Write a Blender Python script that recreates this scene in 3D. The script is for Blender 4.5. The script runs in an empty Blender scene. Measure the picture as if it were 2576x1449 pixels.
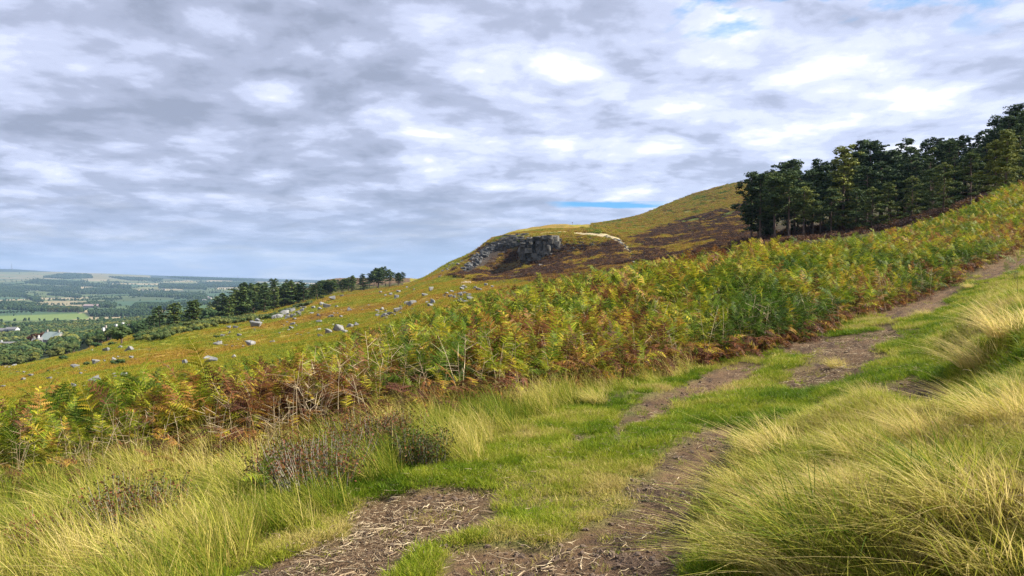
import bpy, bmesh, math, random
import numpy as np
from mathutils import Vector, Matrix
R = math.radians
rng = np.random.default_rng(7)
random.seed(7)
SC = bpy.context.scene

# ------------------------------------------------------------------ camera
F = 1288 / math.tan(R(33.5))            # focal length in the 2576 px wide layout grid
HZ = 703.0                              # height of the true horizon in that grid
EYE = 1.65
PITCH = math.atan((724.5 - HZ) / F)
cam_d = bpy.data.cameras.new('camera'); cam = bpy.data.objects.new('camera', cam_d)
SC.collection.objects.link(cam)
cam_d.sensor_width = 36; cam_d.lens = 18 / math.tan(R(33.5))
cam_d.clip_start = 0.05; cam_d.clip_end = 60000
cam.location = (0, 0, EYE); cam.rotation_euler = (math.pi / 2 - PITCH, 0, 0)
SC.camera = cam

# ------------------------------------------------------------------ light
SUN_AZ, SUN_EL = R(90), R(41)           # measured from +Y (view direction) towards +X
sd = Vector((math.sin(SUN_AZ) * math.cos(SUN_EL), math.cos(SUN_AZ) * math.cos(SUN_EL), math.sin(SUN_EL)))
sl = bpy.data.lights.new('sun', 'SUN'); sl.energy = 5.0; sl.angle = R(0.6); sl.color = (1.0, 0.93, 0.80)
so = bpy.data.objects.new('sun', sl); SC.collection.objects.link(so)
so.rotation_euler = sd.to_track_quat('Z', 'Y').to_euler()

W = bpy.data.worlds.new('World'); SC.world = W; W.use_nodes = True
W.cycles.sampling_method = 'MANUAL'; W.cycles.sample_map_resolution = 512
nt = W.node_tree; nt.nodes.clear()


class NB:
    """small helper for building node trees"""
    def __init__(s, nt): s.nt = nt
    def n(s, t, **k):
        nd = s.nt.nodes.new(t)
        for a, v in k.items(): setattr(nd, a, v)
        return nd
    def set(s, sock, v):
        if isinstance(v, bpy.types.NodeSocket): s.nt.links.new(v, sock)
        else: sock.default_value = v
    def m(s, op, a, b=0.0, c=0.0, clamp=False):
        nd = s.n('ShaderNodeMath', operation=op, use_clamp=clamp)
        s.set(nd.inputs[0], a); s.set(nd.inputs[1], b); s.set(nd.inputs[2], c)
        return nd.outputs[0]
    def ramp(s, v, stops, interp='LINEAR'):
        nd = s.n('ShaderNodeValToRGB'); cr = nd.color_ramp; cr.interpolation = interp
        while len(cr.elements) < len(stops): cr.elements.new(0.5)
        for e, (p, c) in zip(cr.elements, stops):
            e.position = p; e.color = (c, c, c, 1) if not isinstance(c, tuple) else (*c, 1)
        s.set(nd.inputs[0], v); return nd.outputs[0]
    def mix(s, f, a, b, mode='MIX'):
        nd = s.n('ShaderNodeMix', data_type='RGBA', blend_type=mode)
        s.set(nd.inputs[0], f)
        s.set(nd.inputs[6], a if isinstance(a, bpy.types.NodeSocket) else (*a, 1))
        s.set(nd.inputs[7], b if isinstance(b, bpy.types.NodeSocket) else (*b, 1))
        return nd.outputs[2]
    def noise(s, vec, scale, detail=4, rough=0.55, dist=0.0, lac=2.0):
        nd = s.n('ShaderNodeTexNoise')
        s.set(nd.inputs['Vector'], vec); nd.inputs['Scale'].default_value = scale
        nd.inputs['Detail'].default_value = detail; nd.inputs['Roughness'].default_value = rough
        nd.inputs['Distortion'].default_value = dist; nd.inputs['Lacunarity'].default_value = lac
        return nd.outputs['Fac']
    def vec(s, x, y, z=0.0):
        nd = s.n('ShaderNodeCombineXYZ')
        s.set(nd.inputs[0], x); s.set(nd.inputs[1], y); s.set(nd.inputs[2], z)
        return nd.outputs[0]


b = NB(nt)
sky = b.n('ShaderNodeTexSky', sky_type='NISHITA', sun_disc=False)
sky.sun_elevation = SUN_EL; sky.sun_rotation = SUN_AZ; sky.altitude = 300
tc = b.n('ShaderNodeTexCoord')
sp = b.n('ShaderNodeSeparateXYZ'); nt.links.new(tc.outputs['Generated'], sp.inputs[0])
dx, dy, dz = sp.outputs
zp = b.m('ADD', b.m('MAXIMUM', dz, 0.0), 0.15)
cx = b.m('DIVIDE', dx, zp); cy = b.m('DIVIDE', dy, zp)
base = b.vec(b.m('ADD', cx, 3.1), b.m('ADD', cy, 7.4), 0.0)
warp = b.n('ShaderNodeVectorMath', operation='ADD'); nt.links.new(base, warp.inputs[0])
wn = b.n('ShaderNodeTexNoise'); nt.links.new(base, wn.inputs['Vector']); wn.inputs['Scale'].default_value = 1.6
wn.inputs['Detail'].default_value = 3
ws = b.n('ShaderNodeVectorMath', operation='SCALE'); nt.links.new(wn.outputs['Color'], ws.inputs[0]); ws.inputs['Scale'].default_value = 0.22
nt.links.new(ws.outputs[0], warp.inputs[1])
P = warp.outputs[0]
n_big = b.noise(P, 0.62, 3, 0.5)             # big fields of darker cloud
n_mid = b.noise(P, 3.0, 9, 0.60)             # the rolls
vor = b.n('ShaderNodeTexVoronoi', feature='SMOOTH_F1'); nt.links.new(P, vor.inputs['Vector'])
vor.inputs['Scale'].default_value = 3.4; vor.inputs['Smoothness'].default_value = 0.35; vor.inputs['Detail'].default_value = 3.0; vor.inputs['Roughness'].default_value = 0.5
puff_ = b.m('SUBTRACT', 0.95, vor.outputs['Distance'])
rolls = b.m('ADD', b.m('MULTIPLY', n_mid, 0.46), b.m('MULTIPLY', puff_, 0.16))
rolls = b.m('ADD', rolls, b.m('MULTIPLY', n_big, 0.42))
rolls = b.m('ADD', rolls, b.m('MULTIPLY', b.noise(P, 8.0, 8, 0.62), 0.10))
# the cloud deck is thicker to the left (north) and thinner to the right, all round the sky
lum = b.m('ADD', rolls, b.m('ADD', b.m('MULTIPLY', dx, 0.062), 0.0))
lum = b.m('ADD', lum, b.m('MULTIPLY', dz, 0.10))
cloud = b.ramp(lum, [(0.36, (3.1, 3.5, 4.7)), (0.45, (4.2, 4.65, 6.2)), (0.52, (5.8, 6.35, 8.4)), (0.58, (7.3, 7.8, 9.9)), (0.655, (10.2, 10.2, 10.6))], 'EASE')
# a pale band of distant cloud and haze at the horizon
hz = b.m('SUBTRACT', 1.0, b.m('DIVIDE', b.m('MAXIMUM', dz, 0.0), 0.12), clamp=True)
streak = b.noise(b.vec(b.m('MULTIPLY', dx, 5.0), b.m('MULTIPLY', dz, 34.0), b.m('MULTIPLY', dy, 5.0)), 1.3, 6, 0.55, 0.4)
hcol = b.ramp(streak, [(0.34, (2.9, 3.7, 5.5)), (0.5, (3.9, 4.6, 6.4)), (0.64, (6.4, 6.6, 7.3))])
cloud = b.mix(b.m('MULTIPLY', b.m('POWER', hz, 1.1), 0.85), cloud, hcol)
# gaps of blue sky
gap_n = b.noise(b.vec(b.m('ADD', cx, 1.4), b.m('ADD', cy, 21.2), 2.0), 2.2, 6, 0.6, 0.3)
thin = b.m('MULTIPLY', b.ramp(dz, [(0.25, 0.0), (0.33, 1.0)]), b.ramp(dx, [(0.10, 0.0), (0.25, 1.0)]))
gap = b.ramp(b.m('SUBTRACT', gap_n, b.m('MULTIPLY', thin, 0.27)), [(0.235, 1.0), (0.30, 0.0)])
gap = b.m('MULTIPLY', gap, thin)
# one long low gap right of centre, a few degrees above the hill
gx = b.m('DIVIDE', b.m('SUBTRACT', dx, 0.125), 0.085); gz = b.m('DIVIDE', b.m('SUBTRACT', b.m('ADD', dz, b.m('MULTIPLY', b.m('SUBTRACT', streak, 0.5), 0.03)), 0.0965), 0.0060)
low = b.m('SUBTRACT', 1.0, b.m('ADD', b.m('MULTIPLY', gx, gx), b.m('MULTIPLY', gz, gz)), clamp=True)
low = b.m('MULTIPLY', b.m('MULTIPLY', low, 1.5, clamp=True), b.m('GREATER_THAN', dy, 0.0))
gap = b.m('MAXIMUM', gap, low)
blue = b.mix(0.7, sky.outputs[0], (0.2, 4.2, 9.4))
col = b.mix(gap, cloud, blue)
bg = b.n('ShaderNodeBackground'); nt.links.new(col, bg.inputs[0]); bg.inputs[1].default_value = 0.050
wo = b.n('ShaderNodeOutputWorld'); nt.links.new(bg.outputs[0], wo.inputs[0])

SC.view_settings.view_transform = 'Standard'; SC.view_settings.look = 'None'
SC.view_settings.gamma = 1; SC.view_settings.exposure = 1.2
SC.view_settings.use_curve_mapping = False
SC.cycles.max_bounces = 6; SC.cycles.diffuse_bounces = 3; SC.cycles.transmission_bounces = 3
SC.cycles.volume_bounces = 0; SC.cycles.transparent_max_bounces = 8
SC.cycles.use_denoising = True; SC.cycles.denoiser = 'OPENIMAGEDENOISE'; SC.cycles.denoising_input_passes = 'RGB_ALBEDO_NORMAL'; SC.cycles.denoising_prefilter = 'NONE'
SC.cycles.sample_clamp_indirect = 4; SC.cycles.sample_clamp_direct = 12

# ------------------------------------------------------------------ number helpers
def _h(ix, iy, s):
    n = (ix.astype(np.int64) * 374761393 + iy.astype(np.int64) * 668265263 + s * 1274126177) & 0xffffffff
    n = ((n ^ (n >> 13)) * 1274126177) & 0xffffffff
    return ((n ^ (n >> 16)) & 0xffffff) / float(0xffffff)
def vnoise(x, y, s=0):
    xi = np.floor(x); yi = np.floor(y); fx = x - xi; fy = y - yi
    fx = fx * fx * (3 - 2 * fx); fy = fy * fy * (3 - 2 * fy)
    return (_h(xi, yi, s) * (1 - fx) + _h(xi + 1, yi, s) * fx) * (1 - fy) + (_h(xi, yi + 1, s) * (1 - fx) + _h(xi + 1, yi + 1, s) * fx) * fy
def fbm(x, y, s=0, o=4, g=0.5):
    a = 1.0; t = 0; tot = 0
    for i in range(o):
        t = t + a * vnoise(x * 2 ** i + 17.3 * i, y * 2 ** i - 9.1 * i, s + i); tot += a; a *= g
    return t / tot
def sstep(a, c, x):
    t = np.clip((x - a) / (c - a), 0, 1); return t * t * (3 - 2 * t)
def lerp3(a, c, t):
    return a + (np.asarray(c) - a) * t[..., None]
def pchip(x, y, xq):
    """monotone cubic; y (K, M) over x (K), sampled at xq -> (Q, M)"""
    x = np.asarray(x, float); y = np.asarray(y, float)
    if y.ndim == 1: y = y[:, None]
    h = np.diff(x)[:, None]; d = np.diff(y, axis=0) / h
    m = np.zeros_like(y)
    w1 = 2 * h[1:] + h[:-1]; w2 = h[1:] + 2 * h[:-1]
    ok = d[:-1] * d[1:] > 0
    with np.errstate(divide='ignore', invalid='ignore'):
        hm = (w1 + w2) / (w1 / d[:-1] + w2 / d[1:])
    m[1:-1] = np.where(ok, hm, 0); m[0] = d[0]; m[-1] = d[-1]
    xq = np.clip(xq, x[0], x[-1])
    i = np.clip(np.searchsorted(x, xq, side='right') - 1, 0, len(x) - 2)
    t = ((xq - x[i]) / (x[i + 1] - x[i]))[:, None]; hh = h[i]
    return (2 * t**3 - 3 * t**2 + 1) * y[i] + (t**3 - 2 * t**2 + t) * hh * m[i] + (-2 * t**3 + 3 * t**2) * y[i + 1] + (t**3 - t**2) * hh * m[i + 1]

# ------------------------------------------------------------------ terrain profile
# for each bearing (given as a column of the layout grid): near heights (distance, z) and far (distance, row)
COLS = {
 -1400: ([(5, -.9), (9, -1.6), (15, -3.0), (30, -6)], [(70, 1010), (140, 960), (220, 985), (400, 950), (800, 900), (1200, 860), (2000, 800), (3000, 770), (4500, 745), (6000, 722), (8000, 702), (10000, 688), (12000, 684), (14000, 690)]),
 -500: ([(5, -.6), (9, -1.1), (15, -2.4), (25, -4.6)], [(60, 1015), (100, 985), (150, 950), (200, 960), (400, 930), (800, 885), (1200, 845), (2000, 800), (3000, 770), (4500, 745), (6000, 722), (8000, 702), (10000, 684), (12000, 683), (14000, 690)]),
 0: ([(4.5, -.3), (9, -.58), (13, -1.5), (18, -2.6), (25, -3.9)], [(60, 990), (100, 957), (150, 922), (200, 932), (400, 912), (800, 880), (1200, 845), (1900, 806), (2300, 792), (3000, 770), (4500, 745), (6000, 722), (8000, 700), (10000, 681), (12000, 677), (14000, 684)]),
 140: ([(4.5, -.25), (9, -.52), (13, -1.3), (18, -2.3), (25, -3.5)], [(60, 968), (100, 930), (150, 897), (200, 908), (400, 892), (800, 868), (1200, 838), (1900, 806), (2300, 792), (3000, 770), (4500, 744), (6000, 721), (8000, 700), (10000, 686), (12000, 684), (14000, 690)]),
 300: ([(4.5, -.2), (9, -.42), (13, -1.1), (18, -2.0), (25, -3.1)], [(60, 945), (100, 905), (150, 865), (200, 868), (300, 850), (400, 852), (800, 845), (1200, 828), (1900, 804), (2300, 792), (3000, 770), (4500, 744), (6000, 722), (8000, 704), (10000, 692), (12000, 690), (14000, 696)]),
 480: ([(4.5, -.15), (9, -.32), (13, -.95), (18, -1.7), (25, -2.7)], [(70, 908), (120, 872), (170, 835), (230, 819), (300, 822), (400, 818), (800, 812), (1200, 803), (2000, 785), (3000, 765), (4500, 742), (6000, 724), (8000, 708), (10000, 698), (12000, 696), (14000, 700)]),
 600: ([(4.5, -.12), (8.5, -.25), (15, -1.0), (25, -2.1)], [(70, 892), (120, 857), (200, 815), (270, 800), (350, 797), (600, 795), (1200, 790), (2000, 775), (3500, 755), (5000, 735), (8000, 712), (10000, 701), (12000, 699), (14000, 702)]),
 690: ([(4.5, -.1), (8.5, -.2), (15, -.85), (25, -1.8)], [(70, 880), (120, 842), (200, 803), (280, 790), (380, 775), (440, 735), (500, 733), (600, 745), (1200, 770), (2000, 765), (3500, 750), (5000, 735), (8000, 714), (10000, 704), (12000, 702), (14000, 704)]),
 850: ([(4.5, -.05), (9, -.1), (15, -.5), (25, -1.1)], [(80, 848), (150, 795), (250, 756), (330, 745), (450, 735), (700, 712), (900, 701), (1000, 700), (1400, 716), (3000, 720), (8000, 716), (12000, 706), (14000, 706)]),
 1000: ([(4.5, -.02), (9, -.05), (15, -.2), (25, -.6)], [(80, 806), (150, 768), (250, 740), (400, 722), (600, 712), (900, 699), (1000, 699), (1400, 712), (3000, 716), (8000, 712), (14000, 708)]),
 1060: ([(4.5, 0), (10, 0), (15, -.1), (25, -.4)], [(70, 795), (120, 752), (250, 722), (350, 703), (450, 701), (600, 705), (900, 702), (1400, 712), (14000, 712)]),
 1130: ([(4.5, 0), (10, 0), (15, 0), (25, -.2)], [(60, 785), (120, 738), (230, 712), (300, 690), (350, 664), (380, 661), (600, 690), (1400, 700), (14000, 712)]),
 1200: ([(4.5, 0), (10, 0), (15, .05), (25, -.05)], [(60, 765), (120, 728), (180, 716), (240, 697), (290, 675), (340, 634), (380, 629), (600, 650), (1400, 690), (14000, 712)]),
 1245: ([(4.5, 0), (10, 0), (15, .08), (25, .05)], [(60, 752), (120, 722), (180, 712), (240, 700), (290, 690), (325, 640), (345, 606), (380, 601), (600, 610), (1400, 690), (14000, 712)]),
 1300: ([(4.5, 0), (10.8, 0), (20, .15), (30, .15)], [(60, 738), (120, 716), (200, 702), (250, 690), (290, 677), (325, 630), (330, 600), (350, 592), (420, 586), (700, 592), (1400, 680), (14000, 712)]),
 1345: ([(4.5, 0), (11, 0), (20, .25), (30, .25)], [(60, 728), (120, 708), (200, 694), (250, 680), (288, 664), (295, 625), (300, 600), (340, 588), (420, 581), (700, 584), (1400, 660), (14000, 712)]),
 1400: ([(4.5, .01), (11.5, .03), (20, .35), (30, .4)], [(60, 718), (120, 698), (200, 686), (250, 668), (284, 650), (292, 612), (300, 598), (340, 586), (420, 577), (700, 576), (1400, 660), (14000, 712)]),
 1500: ([(4.5, .02), (12, .06), (20, .6), (30, .8)], [(60, 706), (120, 685), (200, 668), (250, 645), (280, 625), (290, 605), (320, 586), (400, 575), (550, 570), (800, 572), (1400, 650), (14000, 712)]),
 1600: ([(4.5, .03), (13, .1), (22, .9), (30, 1.2), (45, 1.3)], [(80, 692), (130, 675), (200, 650), (260, 622), (300, 600), (400, 580), (550, 556), (700, 546), (900, 552), (1400, 640), (14000, 712)]),
 1700: ([(4.5, .05), (14, .12), (23, 1.2), (30, 1.5), (45, 1.5)], [(80, 680), (150, 655), (250, 612), (400, 570), (550, 532), (680, 511), (800, 510), (1400, 600), (14000, 712)]),
 1860: ([(4.5, .08), (15.5, .18), (24, 1.5), (32, 1.9), (45, 2.0)], [(80, 655), (140, 622), (200, 600), (350, 550), (500, 500), (650, 469), (800, 468), (1400, 580), (14000, 712)]),
 2000: ([(4.5, .12), (8, .15), (18, .35), (26, 1.8), (35, 2.3), (45, 2.6)], [(80, 640), (110, 612), (143, 594), (200, 570), (350, 510), (500, 470), (650, 452), (800, 455), (1400, 560), (14000, 712)]),
 2150: ([(4.5, .28), (8, .4), (12, .45), (22, .62), (30, 1.9), (38, 2.75), (48, 3.1)], [(80, 615), (110, 592), (143, 575), (200, 548), (350, 480), (500, 445), (650, 435), (1400, 540), (14000, 712)]),
 2300: ([(4.2, .36), (8, .55), (12, .6), (18, .75), (27, 1.15), (34, 2.6), (48, 4.0)], [(80, 590), (110, 560), (143, 540), (200, 508), (350, 445), (500, 425), (650, 420), (1400, 520), (14000, 712)]),
 2430: ([(4.0, .42), (8, .7), (12, .8), (20, 1.0), (30, 1.85), (38, 3.2), (48, 5.0)], [(62, 545), (80, 535), (110, 520), (143, 500), (200, 478), (350, 430), (500, 415), (1400, 520), (14000, 712)]),
 2576: ([(3.8, .5), (8, .95), (12, 1.2), (20, 1.4), (28, 2.1), (36, 3.0), (46, 5.2)], [(60, 500), (75, 478), (100, 474), (130, 478), (200, 450), (350, 400), (500, 395), (1400, 500), (14000, 712)]),
 3000: ([(3.2, .6), (6, .95), (10, 1.4), (20, 2.4), (30, 4.0), (40, 6.0)], [(60, 440), (100, 420), (160, 400), (350, 370), (500, 380), (1400, 500), (14000, 712)]),
 3800: ([(2.5, .6), (5, 1.0), (10, 2.2), (20, 4.4), (30, 7.0)], [(60, 380), (100, 360), (200, 350), (500, 400), (1400, 520), (14000, 712)]),
}
LR0, LR1, NR = math.log(0.5), math.log(15000), 900
lrq = np.linspace(LR0, LR1, NR)
ths, zs = [], []
for px in sorted(COLS):
    th = math.atan((px - 1288) / F); c = math.cos(th)
    near, far = COLS[px]
    pts = [(0.5, 0.0), (2.0, near[0][1] * 0.45)] + [(y / c, z) for y, z in near] + [(y / c, EYE - (py - HZ) / F * y) for y, py in far]
    pts = [p for i, p in enumerate(pts) if i == 0 or p[0] > pts[i - 1][0]]
    ths.append(th); zs.append(pchip(np.log([p[0] for p in pts]), [p[1] for p in pts], lrq)[:, 0])
rr = np.exp(lrq)
def outer(k1, k2): return k1 * rr / (1 + rr / k2)
for ang, k in ((-100, -.09), (-180, -.02), (100, .16), (180, -.02)):
    ths.append(R(ang)); zs.append(k * rr / (1 + rr / 500))
o = np.argsort(ths); ths = np.array(ths)[o]; zs = np.array(zs)[o]
NT = 2400
thq = np.linspace(-math.pi, math.pi, NT)
ZT = pchip(ths, zs, thq)                # (NT, NR)
def base_h(x, y):
    r = np.maximum(np.hypot(x, y), 0.51); th = np.arctan2(x, y)
    a = (th + math.pi) / (2 * math.pi) * (NT - 1); c = (np.log(r) - LR0) / (LR1 - LR0) * (NR - 1)
    a = np.clip(a, 0, NT - 1.001); c = np.clip(c, 0, NR - 1.001)
    ia = a.astype(int); ic = c.astype(int); fa = a - ia; fc = c - ic
    return (ZT[ia, ic] * (1 - fa) + ZT[ia + 1, ic] * fa) * (1 - fc) + (ZT[ia, ic + 1] * (1 - fa) + ZT[ia + 1, ic + 1] * fa) * fc
def proj(x, y, z):
    yy = np.where(np.asarray(y) > 0.05, y, 0.05)
    return 1288 + F * x / yy, HZ - F * (z - EYE) / yy
def in_poly(px, py, poly):
    poly = np.asarray(poly, float); ins = np.zeros(np.shape(px), bool); n = len(poly); j = n - 1
    for i in range(n):
        xi, yi = poly[i]; xj, yj = poly[j]
        if yi != yj:
            ins ^= ((yi > py) != (yj > py)) & (px < (xj - xi) * (py - yi) / (yj - yi) + xi)
        j = i
    return ins
def poly_dist(x, y, poly):
    poly = np.asarray(poly, float); d = np.full(np.shape(x), 1e9); n = len(poly)
    for i in range(n):
        ax, ay = poly[i]; bx, by = poly[(i + 1) % n]
        ex, ey = bx - ax, by - ay; L = ex * ex + ey * ey + 1e-12
        t = np.clip(((x - ax) * ex + (y - ay) * ey) / L, 0, 1)
        d = np.minimum(d, np.hypot(x - ax - t * ex, y - ay - t * ey))
    return d
def land(px, py, hf=None, y0=1.0, y1=13000):
    """where the sight line of a layout point meets the ground"""
    hf = hf or base_h
    ys = np.exp(np.linspace(math.log(y0), math.log(y1), 1500))
    u = (px - 1288) / F; w = (py - HZ) / F
    g = hf(u * ys, ys) - (EYE - w * ys)
    k = np.argmax(g > 0)
    if g[k] <= 0: return (u * ys[-1], ys[-1])
    if k == 0: return (u * ys[0], ys[0])
    t = g[k - 1] / (g[k - 1] - g[k]) if g[k - 1] < 0 else 0
    y = ys[k - 1] + (ys[k] - ys[k - 1]) * t
    return (u * y, y)
def world_poly(pts): return np.array([land(*p) for p in pts])

DIRT = [
 [(560, 1560), (640, 1449), (760, 1380), (860, 1320), (900, 1260), (960, 1240), (1060, 1230), (1230, 1240), (1220, 1290), (1150, 1350), (1020, 1400), (960, 1449), (900, 1560)],
 [(1080, 1560), (1110, 1449), (1160, 1385), (1300, 1355), (1420, 1370), (1470, 1325), (1540, 1295), (1600, 1225), (1685, 1165), (1740, 1120), (1790, 1080), (1860, 1070), (1850, 1110), (1830, 1170), (1790, 1240), (1750, 1300), (1730, 1370), (1700, 1449), (1680, 1560)],
 [(1550, 1085), (1580, 1040), (1680, 985), (1760, 945), (1840, 915), (1925, 912), (1930, 930), (1820, 965), (1700, 1010), (1620, 1050), (1570, 1085)],
 [(1430, 1120), (1450, 1098), (1490, 1092), (1505, 1105), (1470, 1120)],
 [(1940, 850), (2060, 845), (2200, 838), (2240, 815), (2275, 845), (2220, 872), (2200, 905), (2140, 920), (2180, 940), (2080, 965), (2020, 975), (1960, 955), (2030, 925), (2060, 900), (1980, 880)],
 [(2215, 800), (2240, 775), (2280, 755), (2340, 715), (2420, 705), (2400, 730), (2370, 760), (2340, 790), (2260, 812)],
 [(2460, 697), (2490, 663), (2480, 640), (2560, 612), (2640, 590), (2680, 640), (2570, 662), (2530, 690), (2475, 704)],
 [(2210, 1012), (2240, 975), (2290, 950), (2340, 960), (2380, 985), (2400, 1010), (2330, 1026), (2260, 1022)],
]
DIRTW = [world_poly(p) for p in DIRT]
BANK = world_poly([(1690, 1600), (1710, 1449), (1740, 1330), (1780, 1250), (1820, 1180), (1860, 1100), (1960, 1050), (2120, 1040), (2300, 1040), (2480, 1045), (2560, 1000), (2420, 930), (2380, 870), (2440, 800), (2576, 745), (2900, 720), (3300, 900), (3300, 1600)])
LONG = world_poly([(-900, 1230), (-300, 1180), (0, 1135), (300, 1110), (450, 1080), (700, 1030), (1000, 1000), (1300, 985), (1560, 945), (1720, 915), (1760, 930), (1500, 1010), (1350, 1060), (1250, 1120), (1200, 1165), (1050, 1200), (900, 1230), (850, 1300), (640, 1370), (560, 1449), (500, 1600), (-900, 1600)])
LONG2 = world_poly([(1760, 1600), (1770, 1449), (1790, 1330), (1820, 1250), (1860, 1180), (1900, 1110), (1990, 1035), (2150, 1000), (2300, 1030), (2380, 1030), (2420, 950), (2340, 870), (2400, 815), (2500, 775), (2576, 740), (2800, 700), (3300, 900), (3300, 1600)])

def dirt_mask(x, y):
    r = np.hypot(x, y); m = np.zeros(np.shape(x))
    wx = (fbm(x * 2.3, y * 2.3, 31, 3) - .5) * (0.10 + 0.022 * r); wy = (fbm(x * 2.3 + 50, y * 2.3, 37, 3) - .5) * (0.16 + 0.05 * r)
    near = (r < 60) & (y > 0)
    if not near.any(): return m
    X = (x + wx)[near]; Y = (y + wy)[near]; rn = r[near]; mm = np.zeros(X.shape)
    for p in DIRTW:
        ins = in_poly(X, Y, p); d = poly_dist(X, Y, p)
        s = (np.where(ins, d, -d) + .02 + .002 * rn) / (0.05 + 0.006 * rn)
        mm = np.maximum(mm, np.clip(0.5 + 0.5 * s, 0, 1))
    m[near] = mm
    return m
def bank_h(x, y):
    r = np.hypot(x, y); out = np.zeros(np.shape(x)); near = (r < 40) & (y > -3)
    if near.any():
        X, Y = x[near], y[near]
        X = X + (fbm(X * 1.2, Y * 1.2, 77, 2) - .5) * .5
        ins = in_poly(X, Y, BANK); d = poly_dist(X, Y, BANK)
        out[near] = np.where(ins, sstep(0, 0.55, d), 0) * (.16 + .14 * fbm(x[near] * .9, y[near] * .9, 91, 3))
    return out
def height(x, y, dm=None):
    x = np.asarray(x, float); y = np.asarray(y, float)
    r = np.hypot(x, y); z = base_h(x, y)
    z = z + (fbm(x * .55, y * .55, 3, 3) - .5) * .16 * sstep(2, 6, r) * (1 - sstep(300, 600, r))
    z = z + (fbm(x * 3.1, y * 3.1, 5, 3) - .5) * .055 * (1 - sstep(30, 60, r))
    z = z + (fbm(x / 17, y / 17, 9, 4) - .56) * 1.7 * sstep(60, 160, r) * (1 - sstep(1500, 2500, r))
    z = z + (fbm(x / 3.5, y / 3.5, 13, 3) - .5) * 0.55 * sstep(50, 110, r) * (1 - sstep(700, 900, r))
    z = z + (fbm(x / 420, y / 420, 11, 3) - .5) * 22 * sstep(900, 2500, r) * (1 - 0.4 * sstep(8000, 11000, r))
    if dm is None: dm = dirt_mask(x, y)
    z = z - 0.055 * dm + dm * (fbm(x * 9, y * 9, 21, 3) - .5) * .035
    return z + bank_h(x, y)
# the quarry edge and its ledges are cut into the ground by the profile table above

# ------------------------------------------------------------------ mesh helpers
def link(o, parent=None):
    SC.collection.objects.link(o)
    if parent: o.parent = parent
    return o
def fast_mesh(name, V, faces, mats=(), smooth=True, attrs=None, mat_idx=None):
    """faces: list of (n,k) int arrays"""
    me = bpy.data.meshes.new(name)
    V = np.asarray(V, np.float32)
    loops = np.concatenate([f.ravel() for f in faces]).astype(np.int32)
    sizes = np.concatenate([np.full(len(f), f.shape[1]) for f in faces]).astype(np.int32)
    starts = np.concatenate([[0], np.cumsum(sizes)[:-1]]).astype(np.int32)
    me.vertices.add(len(V)); me.vertices.foreach_set('co', V.ravel())
    me.loops.add(len(loops)); me.loops.foreach_set('vertex_index', loops)
    me.polygons.add(len(sizes)); me.polygons.foreach_set('loop_start', starts)
    try: me.polygons.foreach_set('loop_total', sizes)
    except Exception: pass
    me.polygons.foreach_set('use_smooth', np.full(len(sizes), smooth))
    if mat_idx is not None: me.polygons.foreach_set('material_index', np.asarray(mat_idx, np.int32))
    for m in mats: me.materials.append(m)
    me.update(calc_edges=True)
    for k, v in (attrs or {}).items():
        v = np.asarray(v, np.float32)
        if v.ndim == 2:
            a = me.color_attributes.new(k, 'FLOAT_COLOR', 'POINT'); c = np.ones((len(v), 4), np.float32); c[:, :3] = v
            a.data.foreach_set('color', c.ravel())
        else:
            a = me.attributes.new(k, 'FLOAT', 'POINT'); a.data.foreach_set('value', v)
    return me
class MB:
    def __init__(s): s.V = []; s.F = []; s.A = []; s.M = []; s.n = 0
    def add(s, V, Fs, rnd=0.5, mi=0):
        V = np.asarray(V, float); s.V.append(V)
        for f in Fs:
            f = np.asarray(f); s.F.append(f + s.n); s.M.append(np.full(len(f), mi))
        s.A.append(np.broadcast_to(np.asarray(rnd, float), (len(V),))); s.n += len(V)
    def tube(s, pts, rads, k=5, rnd=.5, mi=0, cap=True):
        pts = np.asarray(pts, float); n = len(pts)
        tan = np.gradient(pts, axis=0); tan /= np.linalg.norm(tan, axis=1)[:, None] + 1e-9
        ref = np.array([.13, .97, .2]); a = np.cross(tan, ref); a /= np.linalg.norm(a, axis=1)[:, None] + 1e-9
        c = np.cross(tan, a); ph = np.linspace(0, 2 * math.pi, k, endpoint=False)
        ring = pts[:, None] + np.asarray(rads)[:, None, None] * (a[:, None] * np.cos(ph)[None, :, None] + c[:, None] * np.sin(ph)[None, :, None])
        i = np.arange(n - 1)[:, None] * k; j = np.arange(k)[None]; jn = (j + 1) % k
        q = np.stack([i + j, i + jn, i + k + jn, i + k + j], -1).reshape(-1, 4)
        Fs = [q]
        if cap: Fs.append(np.array([[(n - 1) * k + t for t in range(k)]]))
        s.add(ring.reshape(-1, 3), Fs, rnd, mi)
    def box(s, lo, hi, rnd=.5, mi=0, M=None):
        V = np.array([(x, y, z) for z in (lo[2], hi[2]) for y in (lo[1], hi[1]) for x in (lo[0], hi[0])], float)
        if M is not None: V = V @ np.array(M.to_3x3()).T + np.array(M.translation)
        s.add(V, [np.array([(0, 2, 3, 1), (4, 5, 7, 6), (0, 1, 5, 4), (2, 6, 7, 3), (0, 4, 6, 2), (1, 3, 7, 5)])], rnd, mi)
    def mesh(s, name, mats, smooth=True):
        V = np.concatenate(s.V); k4 = {}
        order = {}
        for f, m in zip(s.F, s.M): order.setdefault(f.shape[1], []).append((f, m))
        Fs, Ms = [], []
        for k, L in order.items():
            Fs.append(np.concatenate([f for f, _ in L])); Ms.append(np.concatenate([m for _, m in L]))
        return fast_mesh(name, V, Fs, mats, smooth, {'rnd': np.concatenate(s.A)}, np.concatenate(Ms))
def tag(o, label=None, cat=None, group=None, kind=None):
    if label: o['label'] = label
    if cat: o['category'] = cat
    if group: o['group'] = group
    if kind: o['kind'] = kind
    return o
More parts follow.
